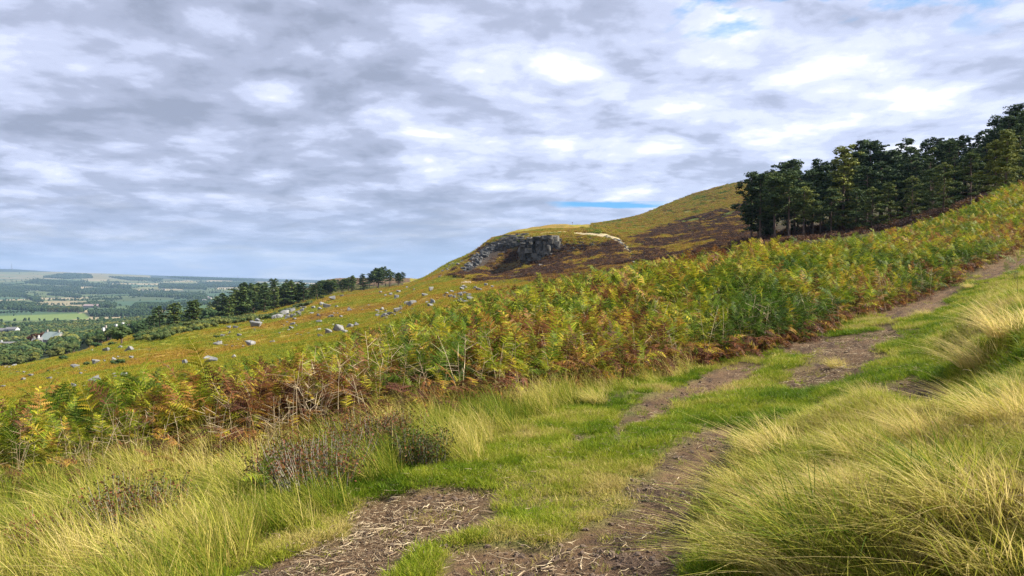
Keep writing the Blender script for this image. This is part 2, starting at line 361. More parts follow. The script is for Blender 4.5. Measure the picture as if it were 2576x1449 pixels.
def obj(name, me, parent=None): return link(bpy.data.objects.new(name, me), parent)
def empty(name, loc, rz=0.0, s=1.0):
    o = bpy.data.objects.new(name, None); link(o); o.location = loc; o.rotation_euler = (0, 0, rz)
    o.scale = (s, s, s) if np.isscalar(s) else s
    o.empty_display_size = .1
    return o
def proto_coll(name, meshes):
    c = bpy.data.collections.new(name)
    for i, me in enumerate(meshes):
        c.objects.link(bpy.data.objects.new(f'{name}_{i:02d}', me))
    return c
_gn = {}
def scatter(name, coll, P, rot, scl, tint, idx, label, cat):
    me = bpy.data.meshes.new(name); me.vertices.add(len(P)); me.vertices.foreach_set('co', np.asarray(P, np.float32).ravel())
    for k, t, v in (('rot', 'FLOAT_VECTOR', rot), ('scl', 'FLOAT', scl), ('tint', 'FLOAT', tint), ('idx', 'INT', idx)):
        a = me.attributes.new(k, t, 'POINT')
        a.data.foreach_set('vector' if t == 'FLOAT_VECTOR' else 'value', np.asarray(v, np.int32 if t == 'INT' else np.float32).ravel())
    o = obj(name, me); tag(o, label, cat, kind='stuff')
    g = bpy.data.node_groups.new(name + '_scatter', 'GeometryNodeTree')
    g.interface.new_socket('Geometry', in_out='INPUT', socket_type='NodeSocketGeometry')
    g.interface.new_socket('Geometry', in_out='OUTPUT', socket_type='NodeSocketGeometry')
    gi = g.nodes.new('NodeGroupInput'); go = g.nodes.new('NodeGroupOutput')
    ip = g.nodes.new('GeometryNodeInstanceOnPoints'); ci = g.nodes.new('GeometryNodeCollectionInfo')
    ci.inputs[0].default_value = coll; ci.inputs['Separate Children'].default_value = True; ci.inputs['Reset Children'].default_value = True
    def na(n, t):
        nd = g.nodes.new('GeometryNodeInputNamedAttribute'); nd.data_type = t; nd.inputs[0].default_value = n
        return next(s for s in nd.outputs if s.enabled and s.name == 'Attribute')
    L = g.links.new
    L(gi.outputs[0], ip.inputs['Points']); L(ci.outputs[0], ip.inputs['Instance'])
    ip.inputs['Pick Instance'].default_value = True
    L(na('idx', 'INT'), ip.inputs['Instance Index']); L(na('rot', 'FLOAT_VECTOR'), ip.inputs['Rotation']); L(na('scl', 'FLOAT'), ip.inputs['Scale'])
    L(ip.outputs[0], go.inputs[0])
    md = o.modifiers.new('scatter', 'NODES'); md.node_group = g
    return o

# ------------------------------------------------------------------ materials
def mat(name):
    m = bpy.data.materials.new(name); m.use_nodes = True; m.node_tree.nodes.clear()
    b = NB(m.node_tree); out = b.n('ShaderNodeOutputMaterial')
    return m, b, out
def attr(b, n, t='GEOMETRY', o='Fac'):
    a = b.n('ShaderNodeAttribute', attribute_name=n, attribute_type=t); return a.outputs[o]
def leaf_mat(name, stops, transl=0.35, rough=0.55, vary=.35, spread=0.25, spec=.08, obj_noise=0.0):
    """tint of the plant (instance) plus a little per-blade randomness picks the colour along the ramp"""
    m, b, out = mat(name)
    t = attr(b, 'tint', 'INSTANCER'); r = attr(b, 'rnd')
    oi = b.n('ShaderNodeObjectInfo').outputs['Random']
    f = b.m('ADD', t, b.m('MULTIPLY', b.m('SUBTRACT', r, 0.5), spread))
    col = b.ramp(f, stops)
    br = b.m('ADD', 1 - vary / 2, b.m('MULTIPLY', b.m('FRACT', b.m('ADD', b.m('MULTIPLY', r, 7.3), b.m('MULTIPLY', oi, 3.1))), vary))
    col = b.mix(1.0, col, b.n('ShaderNodeCombineColor').outputs[0], 'MULTIPLY')
    cc = [n for n in m.node_tree.nodes if n.bl_idname == 'ShaderNodeCombineColor'][0]
    for i in range(3): b.set(cc.inputs[i], br)
    p = b.n('ShaderNodeBsdfPrincipled'); b.set(p.inputs['Base Color'], col); p.inputs['Roughness'].default_value = rough
    p.inputs['Specular IOR Level'].default_value = spec
    if transl > 0:
        tr = b.n('ShaderNodeBsdfTranslucent'); b.set(tr.inputs[0], col)
        mx = b.n('ShaderNodeMixShader'); mx.inputs[0].default_value = transl
        b.nt.links.new(p.outputs[0], mx.inputs[1]); b.nt.links.new(tr.outputs[0], mx.inputs[2]); b.nt.links.new(mx.outputs[0], out.inputs[0])
    else: b.nt.links.new(p.outputs[0], out.inputs[0])
    return m
M_fern = leaf_mat('bracken_leaf', [(0.0, (.030, .062, .009)), (.24, (.070, .125, .012)), (.47, (.175, .215, .013)), (.63, (.36, .31, .022)), (.74, (.30, .15, .028)), (.86, (.17, .062, .025)), (1.0, (.09, .036, .022))], .36, .5, 1.15, .46)
M_fstem = leaf_mat('bracken_stem', [(0.0, (.16, .18, .05)), (.5, (.34, .28, .08)), (1.0, (.24, .13, .06))], 0, .6, .3)
M_turf = leaf_mat('turf_blade', [(0.0, (.07, .13, .008)), (.35, (.17, .235, .012)), (.65, (.31, .32, .03)), (1.0, (.46, .36, .13))], .35, .5, .45, .45)
M_straw = leaf_mat('moor_grass_blade', [(0.0, (.08, .14, .01)), (.35, (.25, .27, .025)), (.6, (.46, .40, .08)), (1.0, (.66, .52, .21))], .42, .5, .5, .75)
M_pine = leaf_mat('pine_needles', [(0.0, (.022, .042, .016)), (.5, (.070, .105, .030)), (1.0, (.18, .19, .035))], .12, .6, .6, .6)
M_broad = leaf_mat('broadleaf_foliage', [(0.0, (.025, .05, .02)), (.4, (.058, .095, .03)), (.7, (.12, .13, .038)), (.9, (.30, .28, .03)), (1.0, (.075, .025, .02))], .15, .6, .45, .1)
M_heath = leaf_mat('heath_tuft', [(0.0, (.06, .12, .015)), (.3, (.23, .23, .02)), (.6, (.32, .19, .03)), (.85, (.13, .06, .03)), (1.0, (.05, .032, .026))], .25, .6, .5, .25)
M_bilb = leaf_mat('bilberry_leaf', [(0.0, (.05, .09, .015)), (.4, (.10, .09, .02)), (.75, (.17, .07, .03)), (1.0, (.20, .07, .045))], .25, .4, .5, .9)
M_twig = leaf_mat('twig_bark', [(0.0, (.10, .08, .06)), (1.0, (.46, .40, .33))], 0, .8, .4, .8)
M_litter = leaf_mat('dry_litter', [(0.0, (.09, .06, .045)), (.5, (.28, .20, .12)), (1.0, (.55, .44, .28))], 0, .8, .4, .9)

def rock_mat(name, lo, hi, dark, moss=0.2):
    m, b, out = mat(name)
    tc = b.n('ShaderNodeTexCoord').outputs['Object']; gp = b.n('ShaderNodeNewGeometry')
    t = attr(b, 'tint', 'INSTANCER')
    n1 = b.noise(gp.outputs['Position'], 0.9, 5, .6); n2 = b.noise(gp.outputs['Position'], 5.0, 5, .65)
    col = b.mix(b.ramp(n1, [(.35, 0.0), (.65, 1.0)]), lo, hi)
    col = b.mix(b.ramp(n2, [(.52, 0.0), (.66, .75)]), col, dark)
    col = b.mix(b.m('MULTIPLY', b.ramp(b.noise(gp.outputs['Position'], 1.7, 4, .6), [(.55, 0.0), (.7, 1.0)]), moss), col, (.12, .13, .04))
    col = b.mix(t, col, tuple(c * .30 for c in lo))
    p = b.n('ShaderNodeBsdfPrincipled'); b.set(p.inputs['Base Color'], col); p.inputs['Roughness'].default_value = .85
    bp = b.n('ShaderNodeBump'); bp.inputs['Strength'].default_value = .6; bp.inputs['Distance'].default_value = .15
    b.set(bp.inputs['Height'], b.noise(gp.outputs['Position'], 3.0, 6, .65)); b.set(p.inputs['Normal'], bp.outputs[0])
    b.nt.links.new(p.outputs[0], out.inputs[0]); return m
M_rock = rock_mat('gritstone', (.12, .118, .116), (.25, .24, .225), (.05, .05, .05))
M_crag = rock_mat('crag_gritstone', (.066, .062, .057), (.20, .175, .14), (.025, .027, .03), .35)
def plain(name, c, rough=.7, c2=None, sc=2.0):
    m, b, out = mat(name); p = b.n('ShaderNodeBsdfPrincipled')
    gp = b.n('ShaderNodeNewGeometry').outputs['Position']
    b.set(p.inputs['Base Color'], b.mix(b.noise(gp, sc, 4, .6), c, c2 or tuple(x * .75 for x in c)))
    p.inputs['Roughness'].default_value = rough; b.nt.links.new(p.outputs[0], out.inputs[0]); return m
M_bark = plain('pine_bark', (.16, .10, .07), .9, (.07, .05, .04), 3)
M_white = plain('white_render', (.62, .61, .58)); M_slate = plain('slate_roof', (.16, .15, .15), .6, None, .7)
M_green = plain('pale_green_roof', (.36, .42, .36), .6, None, .5); M_stone = plain('stone_wall', (.34, .30, .25), .9, (.22, .19, .16), .5)
M_glass = plain('dark_window', (.04, .05, .06), .2); M_steel = plain('mast_steel', (.22, .23, .25), .5)

# ground: colour comes from zones computed below ("col"), grain and relief from noise
def ground_mat(name, s1, s2, bump, bd, contrast):
    m, b, out = mat(name)
    gp = b.n('ShaderNodeNewGeometry').outputs['Position']
    col = attr(b, 'col', 'GEOMETRY', 'Color')
    n1 = b.noise(gp, s1, 5, .65); n2 = b.noise(gp, s2, 4, .6)
    f = b.m('ADD', b.m('MULTIPLY', n1, .6), b.m('MULTIPLY', n2, .4))
    f = b.ramp(f, [(.3, 1 - contrast), (.7, 1 + contrast)])
    f3 = b.n('ShaderNodeCombineColor')
    v = b.m('ADD', 1 - contrast, b.m('MULTIPLY', b.ramp(b.m('ADD', b.m('MULTIPLY', n1, .6), b.m('MULTIPLY', n2, .4)), [(.32, 0.0), (.68, 1.0)]), 2 * contrast))
    for i in range(3): b.set(f3.inputs[i], v)
    c = b.mix(1.0, col, f3.outputs[0], 'MULTIPLY')
    p = b.n('ShaderNodeBsdfPrincipled'); b.set(p.inputs['Base Color'], c); p.inputs['Roughness'].default_value = .95; p.inputs['Specular IOR Level'].default_value = .1
    if bump:
        bp = b.n('ShaderNodeBump'); bp.inputs['Strength'].default_value = bump; bp.inputs['Distance'].default_value = bd
        b.set(bp.inputs['Height'], f); b.set(p.inputs['Normal'], bp.outputs[0])
    b.nt.links.new(p.outputs[0], out.inputs[0]); return m
M_ground = ground_mat('moor_soil', 9, 45, .8, .05, .4)
M_path = ground_mat('trodden_peat', 22, 90, 1.0, .035, .42)
M_hill = ground_mat('heather_slope', .45, 2.2, .9, .6, .45)
M_vall = ground_mat('valley_fields', .02, .12, .2, 1.0, .12)

# ------------------------------------------------------------------ woods and fields in the valley (layout coordinates)
WOODS = [
 [(107, 699), (140, 692), (175, 689), (228, 692), (233, 700), (170, 702)], [(61, 712), (90, 704), (140, 708), (244, 716), (330, 722), (330, 727), (150, 717)],
 [(0, 721), (200, 724), (205, 733), (120, 734), (60, 728), (0, 728)], [(0, 729), (60, 729), (64, 745), (95, 752), (109, 760), (90, 760), (60, 748), (0, 746)],
 [(116, 742), (160, 737), (205, 747), (200, 751), (160, 746)], [(190, 731), (250, 727), (330, 732), (330, 740), (200, 740)],
 [(208, 768), (225, 763), (290, 766), (292, 775), (210, 773)], [(0, 765), (60, 764), (110, 772), (205, 780), (215, 786), (100, 784), (0, 778)],
 [(269, 697), (340, 700), (411, 702), (405, 707), (330, 706)], [(330, 775), (345, 768), (430, 768), (443, 781), (335, 780)],
 [(416, 697), (640, 704), (640, 708), (480, 703)], [(500, 712), (640, 712), (640, 722), (500, 724)], [(205, 786), (400, 784), (400, 798), (225, 797)],
 [(322, 733), (420, 735), (520, 742), (520, 760), (470, 750), (330, 745)], [(400, 716), (520, 718), (520, 728), (400, 726)],
]
def cells(x, y, sx, sy, seed):
    gx, gy = x / sx, y / sy; ix, iy = np.floor(gx), np.floor(gy)
    f1 = np.full(x.shape, 9.); f2 = np.full(x.shape, 9.); ident = np.zeros(x.shape)
    for a in (-1, 0, 1):
        for c in (-1, 0, 1):
            jx, jy = ix + a, iy + c
            px = jx + .15 + .7 * _h(jx, jy, seed); py = jy + .15 + .7 * _h(jx, jy, seed + 5)
            d = np.maximum(abs(gx - px) * 1.0, abs(gy - py) * 1.0) * .6 + .4 * np.hypot(gx - px, gy - py)
            near = d < f1
            f2 = np.where(near, f1, np.minimum(f2, d)); ident = np.where(near, _h(jx, jy, seed + 9), ident); f1 = np.where(near, d, f1)
    return ident, f2 - f1
def fields(x, y):
    wx = x + (fbm(x / 300, y / 300, 61, 2) - .5) * 160; wy = y + (fbm(x / 300, y / 300, 67, 2) - .5) * 160
    return cells(wx * .95 + wy * .31, -wx * .31 + wy * .95, 300, 560, 71)
def wood_mask(px, py):
    m = np.zeros(px.shape, bool)
    for w in WOODS: m |= in_poly(px, py, w)
    return m
def lower_wood(x, y, px, py):
    """the big mixed wood between the moor and the fields"""
    r = np.hypot(x, y)
    edge = np.interp(px, [-1400, 0, 140, 300, 480, 560], [420, 330, 320, 345, 470, 520])
    d = (r > edge) & (r < 1800) & (px < 640) & (px > -900)
    spur = in_poly(px, py, [(225, 872), (260, 868), (300, 852), (340, 838), (345, 868), (290, 880)]) & (r < 420)
    return d & ~spur & ~((px < 225) & (py > 786) & (py < 812)) & ~((px > 330) & (px < 520) & (py < 786))

# ------------------------------------------------------------------ terrain mesh
aF = R(37)
th_in = np.linspace(-aF, aF, 760); th_out = np.linspace(aF, 2 * math.pi - aF, 60)[1:-1]
TH = np.concatenate([th_in, th_out]); NC = len(TH)
RW = np.exp(np.concatenate([np.linspace(math.log(.5), math.log(3), 14)[:-1], np.linspace(math.log(3), math.log(60), 250)[:-1], np.linspace(math.log(60), math.log(14000), 330)]))
# extra rows where the quarry wall stands
RW = np.unique(np.concatenate([RW, np.linspace(280, 350, 60)])); NRW = len(RW)
TT, RR = np.meshgrid(TH, RW)
X = (RR * np.sin(TT)).ravel(); Y = (RR * np.cos(TT)).ravel(); r = RR.ravel()
dm = dirt_mask(X, Y); Z = height(X, Y, dm)
ppx, ppy = proj(X, Y, Z)
front = Y > 1
# --- colours
turf = lerp3(np.array([.09, .12, .018]), (.15, .11, .05), fbm(X * .8, Y * .8, 101, 4))
turf = lerp3(turf, (.05, .032, .022), sstep(.55, .75, fbm(X * 2.1, Y * 2.1, 103, 3)) * .8)
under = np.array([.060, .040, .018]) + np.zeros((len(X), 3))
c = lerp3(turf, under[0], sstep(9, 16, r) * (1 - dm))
peat = lerp3(np.array([.105, .062, .033]), (.205, .13, .075), fbm(X * 1.6, Y * 1.6, 107, 4))
peat = lerp3(peat, (.075, .05, .038), sstep(.5, .72, fbm(X * 4.5, Y * 4.5, 109, 3)) * .75)
c = lerp3(c, [0, 0, 0], np.zeros(len(X))); c = c * (1 - dm[:, None]) + peat * dm[:, None]
# slope heath
n40 = fbm(X / 34, Y / 34, 111, 4); n8 = fbm(X / 6, Y / 14, 113, 4); n3 = fbm(X / 2.2, Y / 2.2, 115, 3)
hc = lerp3(np.array([.25, .15, .028]), (.20, .20, .018), sstep(.38, .56, n40 * .6 + n8 * .4))
hc = lerp3(hc, (.12, .055, .025), sstep(.54, .7, n8) * .6)
hc = lerp3(hc, (.33, .22, .05), sstep(.58, .75, n3) * .4)
greenedge = in_poly(ppx, ppy, [(-900, 1000), (0, 905), (200, 872), (480, 815), (620, 792), (700, 795), (560, 815), (360, 875), (100, 960), (-900, 1060)])
hc = lerp3(hc, (.13, .17, .02), greenedge * .6)
# around the quarry: dark heather
dark = in_poly(ppx + (n8 - .5) * 60, ppy + (n3 - .5) * 30, [(1130, 690), (1200, 640), (1240, 605), (1400, 592), (1520, 588), (1560, 572), (1640, 590), (1760, 590), (1860, 560), (2100, 560), (2100, 700), (1240, 720), (1220, 690), (1170, 700)])
hc = lerp3(hc, (.055, .036, .026), dark * (.75 + .2 * sstep(.35, .6, n8)))
hc = lerp3(hc, (.08, .075, .025), (dark & (ppx > 1330) & (ppy > 640)) * sstep(.45, .6, n3 * .5 + n40 * .5) * .6)
# upper hill on the right: straw-green top, green bracken band, purple-brown heather
ridge = np.interp(ppx, [1500, 1600, 1700, 1860, 2000], [571, 548, 512, 470, 455])
down = ppy - ridge + (n8 - .5) * 24
up = (ppx > 1480) & (r > 200) & front
topc = lerp3(np.array([.15, .145, .022]), (.22, .135, .03), sstep(.45, .62, n8)); topc = lerp3(topc, (.07, .06, .025), sstep(.55, .68, n3) * .7); grn = lerp3(np.array([.055, .085, .018]), (.12, .13, .022), n3)
hc = np.where((up & (down < 62))[:, None], topc, hc)
gb = up & (down >= np.interp(ppx, [1500, 1650, 1860], [14, 30, 55])) & (down < np.interp(ppx, [1500, 1650, 1860], [30, 60, 100]))
hc = lerp3(hc, grn * 1.0, gb * sstep(.3, .5, n40 * .5 + n3 * .5)) if False else np.where((gb & (n3 * .5 + n8 * .5 > .42))[:, None], grn, hc)
# pale trodden grass along the quarry lip, and the pale scars
WALLP = [(1440, 584), (1525, 588), (1562, 600), (1588, 626), (1600, 668), (1588, 668), (1578, 634), (1552, 610), (1515, 597), (1440, 592)]
hc = np.where((in_poly(ppx, ppy + (n3 - .5) * 5, WALLP) & (r > 200))[:, None], np.array([.36, .29, .17]), hc)
lip = np.interp(ppx, [1240, 1300, 1360, 1420, 1480, 1530, 1560, 1590], [604, 592, 590, 585, 578, 584, 600, 628])
pale = (ppx > 1260) & (ppx < 1592) & (abs(ppy - lip) < 5 + 5 * (n8 - .3)) & (r > 240)
hc = np.where((pale & (n3 > .42))[:, None], np.array([.42, .33, .15]), hc)
scar = in_poly(ppx + (n3 - .5) * 14, ppy, [(1155, 712), (1165, 700), (1178, 705), (1195, 688), (1188, 704), (1180, 714), (1165, 720)]) & (r > 60)
hc = np.where(scar[:, None], np.array([.48, .38, .25]), hc)
SCREE = [(1162, 685), (1185, 652), (1218, 622), (1250, 608), (1300, 604), (1310, 618), (1240, 645), (1215, 672), (1180, 688)]
scree = in_poly(ppx, ppy, SCREE) if True else in_poly(ppx, ppy, [(1162, 685), (1185, 652), (1218, 622), (1250, 608), (1262, 616), (1240, 645), (1215, 672), (1180, 688)])
hc = lerp3(hc, (.045, .035, .028), scree * .85)
lowband = in_poly(ppx, ppy, [(1100, 690), (1260, 640), (1330, 610), (1300, 650), (1250, 690), (1190, 720)]) & ~dark
# knoll and distant plateau
knoll = in_poly(ppx, ppy, [(640, 745), (660, 735), (700, 728), (745, 732), (745, 760), (640, 760)]) & (r > 380) & (r < 800)
hc = np.where(knoll[:, None], np.array([.12, .075, .045]), hc)
plat = (ppx > 730) & (ppx < 1030) & (r > 560) & (r < 1200)
hc = np.where(plat[:, None], lerp3(np.array([.12, .075, .04]), (.5, .39, .2), sstep(.48, .62, n40 * .3 + n8 * .4 + (704 - ppy) * .02)), hc)
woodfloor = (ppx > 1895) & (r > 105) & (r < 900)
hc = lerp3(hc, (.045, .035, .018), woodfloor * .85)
wood2 = in_poly(ppx, ppy, [(510, 740), (760, 730), (1015, 700), (1015, 722), (850, 748), (700, 775), (620, 800), (500, 812)]) & (r > 220) & (r < 620)
hc = lerp3(hc, (.05, .055, .02), wood2 * .7 * (~knoll))
# valley
fid, fe = fields(X, Y)
fc = np.zeros((len(X), 3))
PAL = .66 * np.array([(.085, .14, .05), (.11, .16, .055), (.14, .17, .06), (.33, .27, .15), (.09, .12, .05), (.20, .20, .085), (.07, .125, .06), (.38, .31, .18), (.12, .15, .05)])  # whole palette scaled darker to stand in for cloud shadow over the valley
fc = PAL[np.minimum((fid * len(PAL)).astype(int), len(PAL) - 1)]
fc = np.where((fe < .013)[:, None], np.array([.03, .045, .025]), fc)
moorfar = (r > 7600) & (ppy < 702)
fc = np.where(moorfar[:, None], lerp3(np.array([.17, .14, .075]), (.11, .125, .06), sstep(.4, .6, fbm(X / 500, Y / 300, 131, 3))), fc)
fc = np.where(((r > 9400) & (ppx > 380) & front)[:, None], np.array([.03, .045, .04]), fc)
fc = np.where((in_poly(ppx, ppy, [(-200, 684), (130, 684), (100, 676), (50, 670), (-200, 672)]) & (r > 9300))[:, None], np.array([.03, .045, .04]), fc)
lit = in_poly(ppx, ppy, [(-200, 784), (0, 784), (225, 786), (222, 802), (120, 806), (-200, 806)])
fc = np.where((lit & (r < 2700))[:, None], np.array([.12, .16, .045]), fc)  # brighter green paints the sunlight on this one field
wm = wood_mask(ppx, ppy) & (r > 1200)
fc = np.where(wm[:, None], np.array([.035, .045, .022]), fc)
lw = lower_wood(X, Y, ppx, ppy) & front
tv = sstep(np.interp(ppx, [-1400, 0, 300, 480, 640, 700, 900], [200, 190, 230, 300, 600, 900, 1500]), np.interp(ppx, [-1400, 0, 300, 480, 640, 700, 900], [240, 215, 260, 380, 800, 1100, 1700]), r)
tv = np.where(front & (ppx < 1100), tv, sstep(1200, 1600, r))
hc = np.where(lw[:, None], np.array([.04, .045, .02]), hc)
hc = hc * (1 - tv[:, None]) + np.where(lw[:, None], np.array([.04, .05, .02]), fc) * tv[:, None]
sl_ = sstep(45, 62, r) if True else 0
blend = np.where(front, sstep(34, 55, r), sstep(34, 55, r))
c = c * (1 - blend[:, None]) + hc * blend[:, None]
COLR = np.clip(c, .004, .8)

ii = (np.arange(NRW - 1)[:, None] * NC + np.arange(NC)[None]); jj = (np.arange(NRW - 1)[:, None] * NC + (np.arange(NC)[None] + 1) % NC)
Q = np.stack([ii, ii + NC, jj + NC, jj], -1).reshape(-1, 4)
q_r = r[Q[:, 0]]; q_d = dm[Q].mean(1); q_v = tv[Q[:, 0]]
zone = np.where(q_r < 50, 0, 1); zone = np.where((q_v > .5) & (q_r > 100), 2, zone); zone = np.where((q_r > 7600) & (zone == 2), 3, zone)
zone = np.where((q_r < 60) & (q_d > .5), 4, zone)
VV = np.stack([X, Y, Z], 1)
for zi, (nm, m_) in enumerate((('ground', M_ground), ('hillside', M_hill), ('valley_floor', M_vall), ('far_hills', M_vall), ('dirt_path', M_path))):
    qs = Q[zone == zi]; extra = []
    used, inv = np.unique(qs, return_inverse=True); qs = inv.reshape(-1, 4)
    Vz = VV[used]; Cz = COLR[used]
    if zi == 0:     # the piece right under the camera
        c0 = len(Vz); Vz = np.vstack([Vz, [[0, 0, 0]]]); Cz = np.vstack([Cz, COLR[:1]])
        k = np.searchsorted(used, np.arange(NC)); extra = [np.stack([np.full(NC, c0), k, np.roll(k, -1)], 1)]
    o_ = obj(nm, fast_mesh(nm, Vz, [qs] + extra, [m_], True, {'col': Cz})); tag(o_, kind='structure')
# ground in shader needs finer grain near the camera, see ground_mat

# ------------------------------------------------------------------ plant building blocks
def blades(mb, n, rad, h0, h1, w, lean=(0, 0), bend=.5, seg=3, spread=.5, mi=0, flat=0.0):
    """n grass blades; each 2*seg+1 verts"""
    a = rng.uniform(0, 2 * math.pi, n); rr_ = rad * np.sqrt(rng.uniform(0, 1, n))
    bx, by = rr_ * np.cos(a), rr_ * np.sin(a)
    h = rng.uniform(h0, h1, n); out = rng.normal(0, spread, (n, 2)) + np.stack([np.cos(a), np.sin(a)], 1) * spread * .6 + np.array(lean)
    face = rng.uniform(0, 2 * math.pi, n); wd = np.stack([np.cos(face), np.sin(face), np.zeros(n)], 1)
    curl = bend * rng.uniform(.4, 1.6, n)
    rows = []
    for k in range(seg + 1):
        t = k / seg
        p = np.zeros((n, 3)); reach = (out * (t + curl[:, None] * t * t)) * h[:, None] * .6
        p[:, 0] = bx + reach[:, 0]; p[:, 1] = by + reach[:, 1]
        p[:, 2] = h * (t - (.28 + flat) * np.minimum(curl, 1.6) * t * t * np.minimum(np.hypot(out[:, 0], out[:, 1]), 1.3))
        ww = w * (1 - t) ** .6 * .5
        if k < seg: rows.append(p - wd * ww); rows.append(p + wd * ww)
        else: rows.append(p)
    V = np.stack(rows, 1)                    # (n, 2seg+1, 3)
    m = V.shape[1]; base_ = np.arange(n)[:, None] * m
    qs = np.concatenate([base_ + np.array([2 * k, 2 * k + 1, 2 * k + 3, 2 * k + 2]) for k in range(seg - 1)])
    ts = base_ + np.array([2 * seg - 2, 2 * seg - 1, 2 * seg])
    mb.add(V.reshape(-1, 3), [qs, ts], np.repeat(rng.uniform(0, 1, n), m), mi)

def frond_pts(L, org, azi, elev, droop, n):
    """rachis curve: starts at org in direction azi/elev and arches over"""
    t = np.linspace(0, 1, n); e = elev - droop * t ** 1.3
    d = np.stack([np.cos(e) * math.cos(azi), np.cos(e) * math.sin(azi), np.sin(e)], 1)
    p = np.array(org) + np.concatenate([[np.zeros(3)], np.cumsum((d[1:] + d[:-1]) / 2, 0) * L / (n - 1)])
    return p, d
def frond(mb, L, org, azi, elev, droop, npair, detail, width=.34, mi=0, rach=0.0022, mi_r=1, rnd=None):
    n = npair + 2; p, d = frond_pts(L, org, azi, elev, droop, n)
    twist = rng.normal(0, .35)
    side = np.array([-math.sin(azi), math.cos(azi), 0.0]); roll = rng.normal(0, .45)
    rnd = rng.uniform(0, 1) if rnd is None else rnd
    for i in range(1, n - 1):
        t = i / (n - 1); up = np.cross(d[i], side); up /= np.linalg.norm(up) + 1e-9
        env = min(1.0, t / .12) * (1 - t) ** .85 + .04
        for s in (-1, 1):
            Lp = L * width * env * rng.uniform(.85, 1.12)
            sd_ = side * s * math.cos(roll) + up * math.sin(roll) * s
            ax = sd_ * .86 + d[i] * .5 + rng.normal(0, .13, 3); ax /= np.linalg.norm(ax); rp = np.clip(rnd + rng.normal(0, .13), 0, 1)
            tip_dir = ax - np.array([0, 0, 1]) * .35
            if detail == 0:
                w = L / npair * .36
                a0 = p[i]; m1 = a0 + ax * Lp * .4 + d[i] * w; m2 = a0 + ax * Lp * .4 - d[i] * w; e = a0 + (ax * .55 + tip_dir * .45) * Lp
                mb.add([a0, m2, e, m1], [np.array([[0, 1, 2, 3]])], rp, mi)
            else:
                kk = max(3, int(detail * env + 2)); ts = np.linspace(0, 1, kk + 1)
                rib = a0 = p[i] + np.outer(ts, ax * Lp) - np.outer(ts ** 2, np.array([0, 0, 1]) * Lp * .18)
                pw = L / npair * .50 * (1 - ts[:-1]) ** .7
                dv = d[i]
                A = rib[:-1]; B = rib[1:]
                T1 = (A + B) / 2 + dv * pw[:, None] + ax * pw[:, None] * .5; T2 = (A + B) / 2 - dv * pw[:, None] + ax * pw[:, None] * .5
                V = np.stack([A, B, T1, T2], 1).reshape(-1, 3); base_ = np.arange(kk)[:, None] * 4
                mb.add(V, [np.concatenate([base_ + np.array([0, 1, 2]), base_ + np.array([1, 0, 3])])], rp, mi)
    if rach: mb.tube(p[::2] if n > 8 else p, np.linspace(rach, rach * .35, len(p[::2] if n > 8 else p)), 3, rnd, mi_r, False)
def bracken_plan(seed, h):
    """stem and frond arrangement of one bracken plant"""
    r_ = random.Random(seed); lean = r_.uniform(-.22, .12); ly = r_.uniform(-.15, .15); hs = h * .62
    stem = [(lean * h * t * t * .6, ly * h * t * t * .6, hs * t) for t in (0, .35, .7, 1)]
    fr = [(h * .5, 1.0, r_.uniform(0, 6.28), r_.uniform(1.0, 1.4), r_.uniform(.3, 1.2), .40)]
    a = r_.uniform(0, 6.28)
    for k, t in enumerate((.99, .93, .80, .74, .58, .5)[:r_.choice((4, 5, 6))]):
        fr.append((h * r_.uniform(.28, .42), t, a + (k % 2) * math.pi + r_.uniform(-.5, .5), r_.uniform(.0, 1.0), r_.uniform(.3, 1.3), .36))
        if k % 2: a += math.pi / 2.3
    return stem, fr
def stem_at(stem, t):
    t *= len(stem) - 1; i = min(int(t), len(stem) - 2); f = t - i
    return tuple(stem[i][k] * (1 - f) + stem[i + 1][k] * f for k in range(3))
def bracken_mesh(seed, h, npair, detail):
    stem, fr = bracken_plan(seed, h); mb = MB()
    mb.tube(stem, (.006, .005, .0045, .004), 3, .5, 1, False)
    for (L, t, az, el, dr, wd) in fr: frond(mb, L, stem_at(stem, t), az, el, dr, npair, detail, wd, 0, .003)
    return mb.mesh('bracken', [M_fern, M_fstem])
def dead_bracken(seed):
    mb = MB(); r_ = random.Random(seed)
    for k in range(5):
        az = r_.uniform(0, 6.28); frond(mb, r_.uniform(.35, .6), (r_.uniform(-.1, .1), r_.uniform(-.1, .1), r_.uniform(.05, .4)), az, r_.uniform(-.1, .7), r_.uniform(.8, 2.0), 9, 4, .34, 0, .003)
    return mb.mesh('bracken_litter', [M_fern, M_fstem])

HI = [bracken_mesh(100 + i, rng.uniform(.95, 1.25), 10, 6) for i in range(7)]
LO = [bracken_mesh(200 + i, rng.uniform(.95, 1.25), 9, 4) for i in range(8)]
DEAD = [dead_bracken(300 + i) for i in range(4)]
C_hi = proto_coll('bracken_detailed', HI + DEAD); C_lo = proto_coll('bracken_simple', LO)

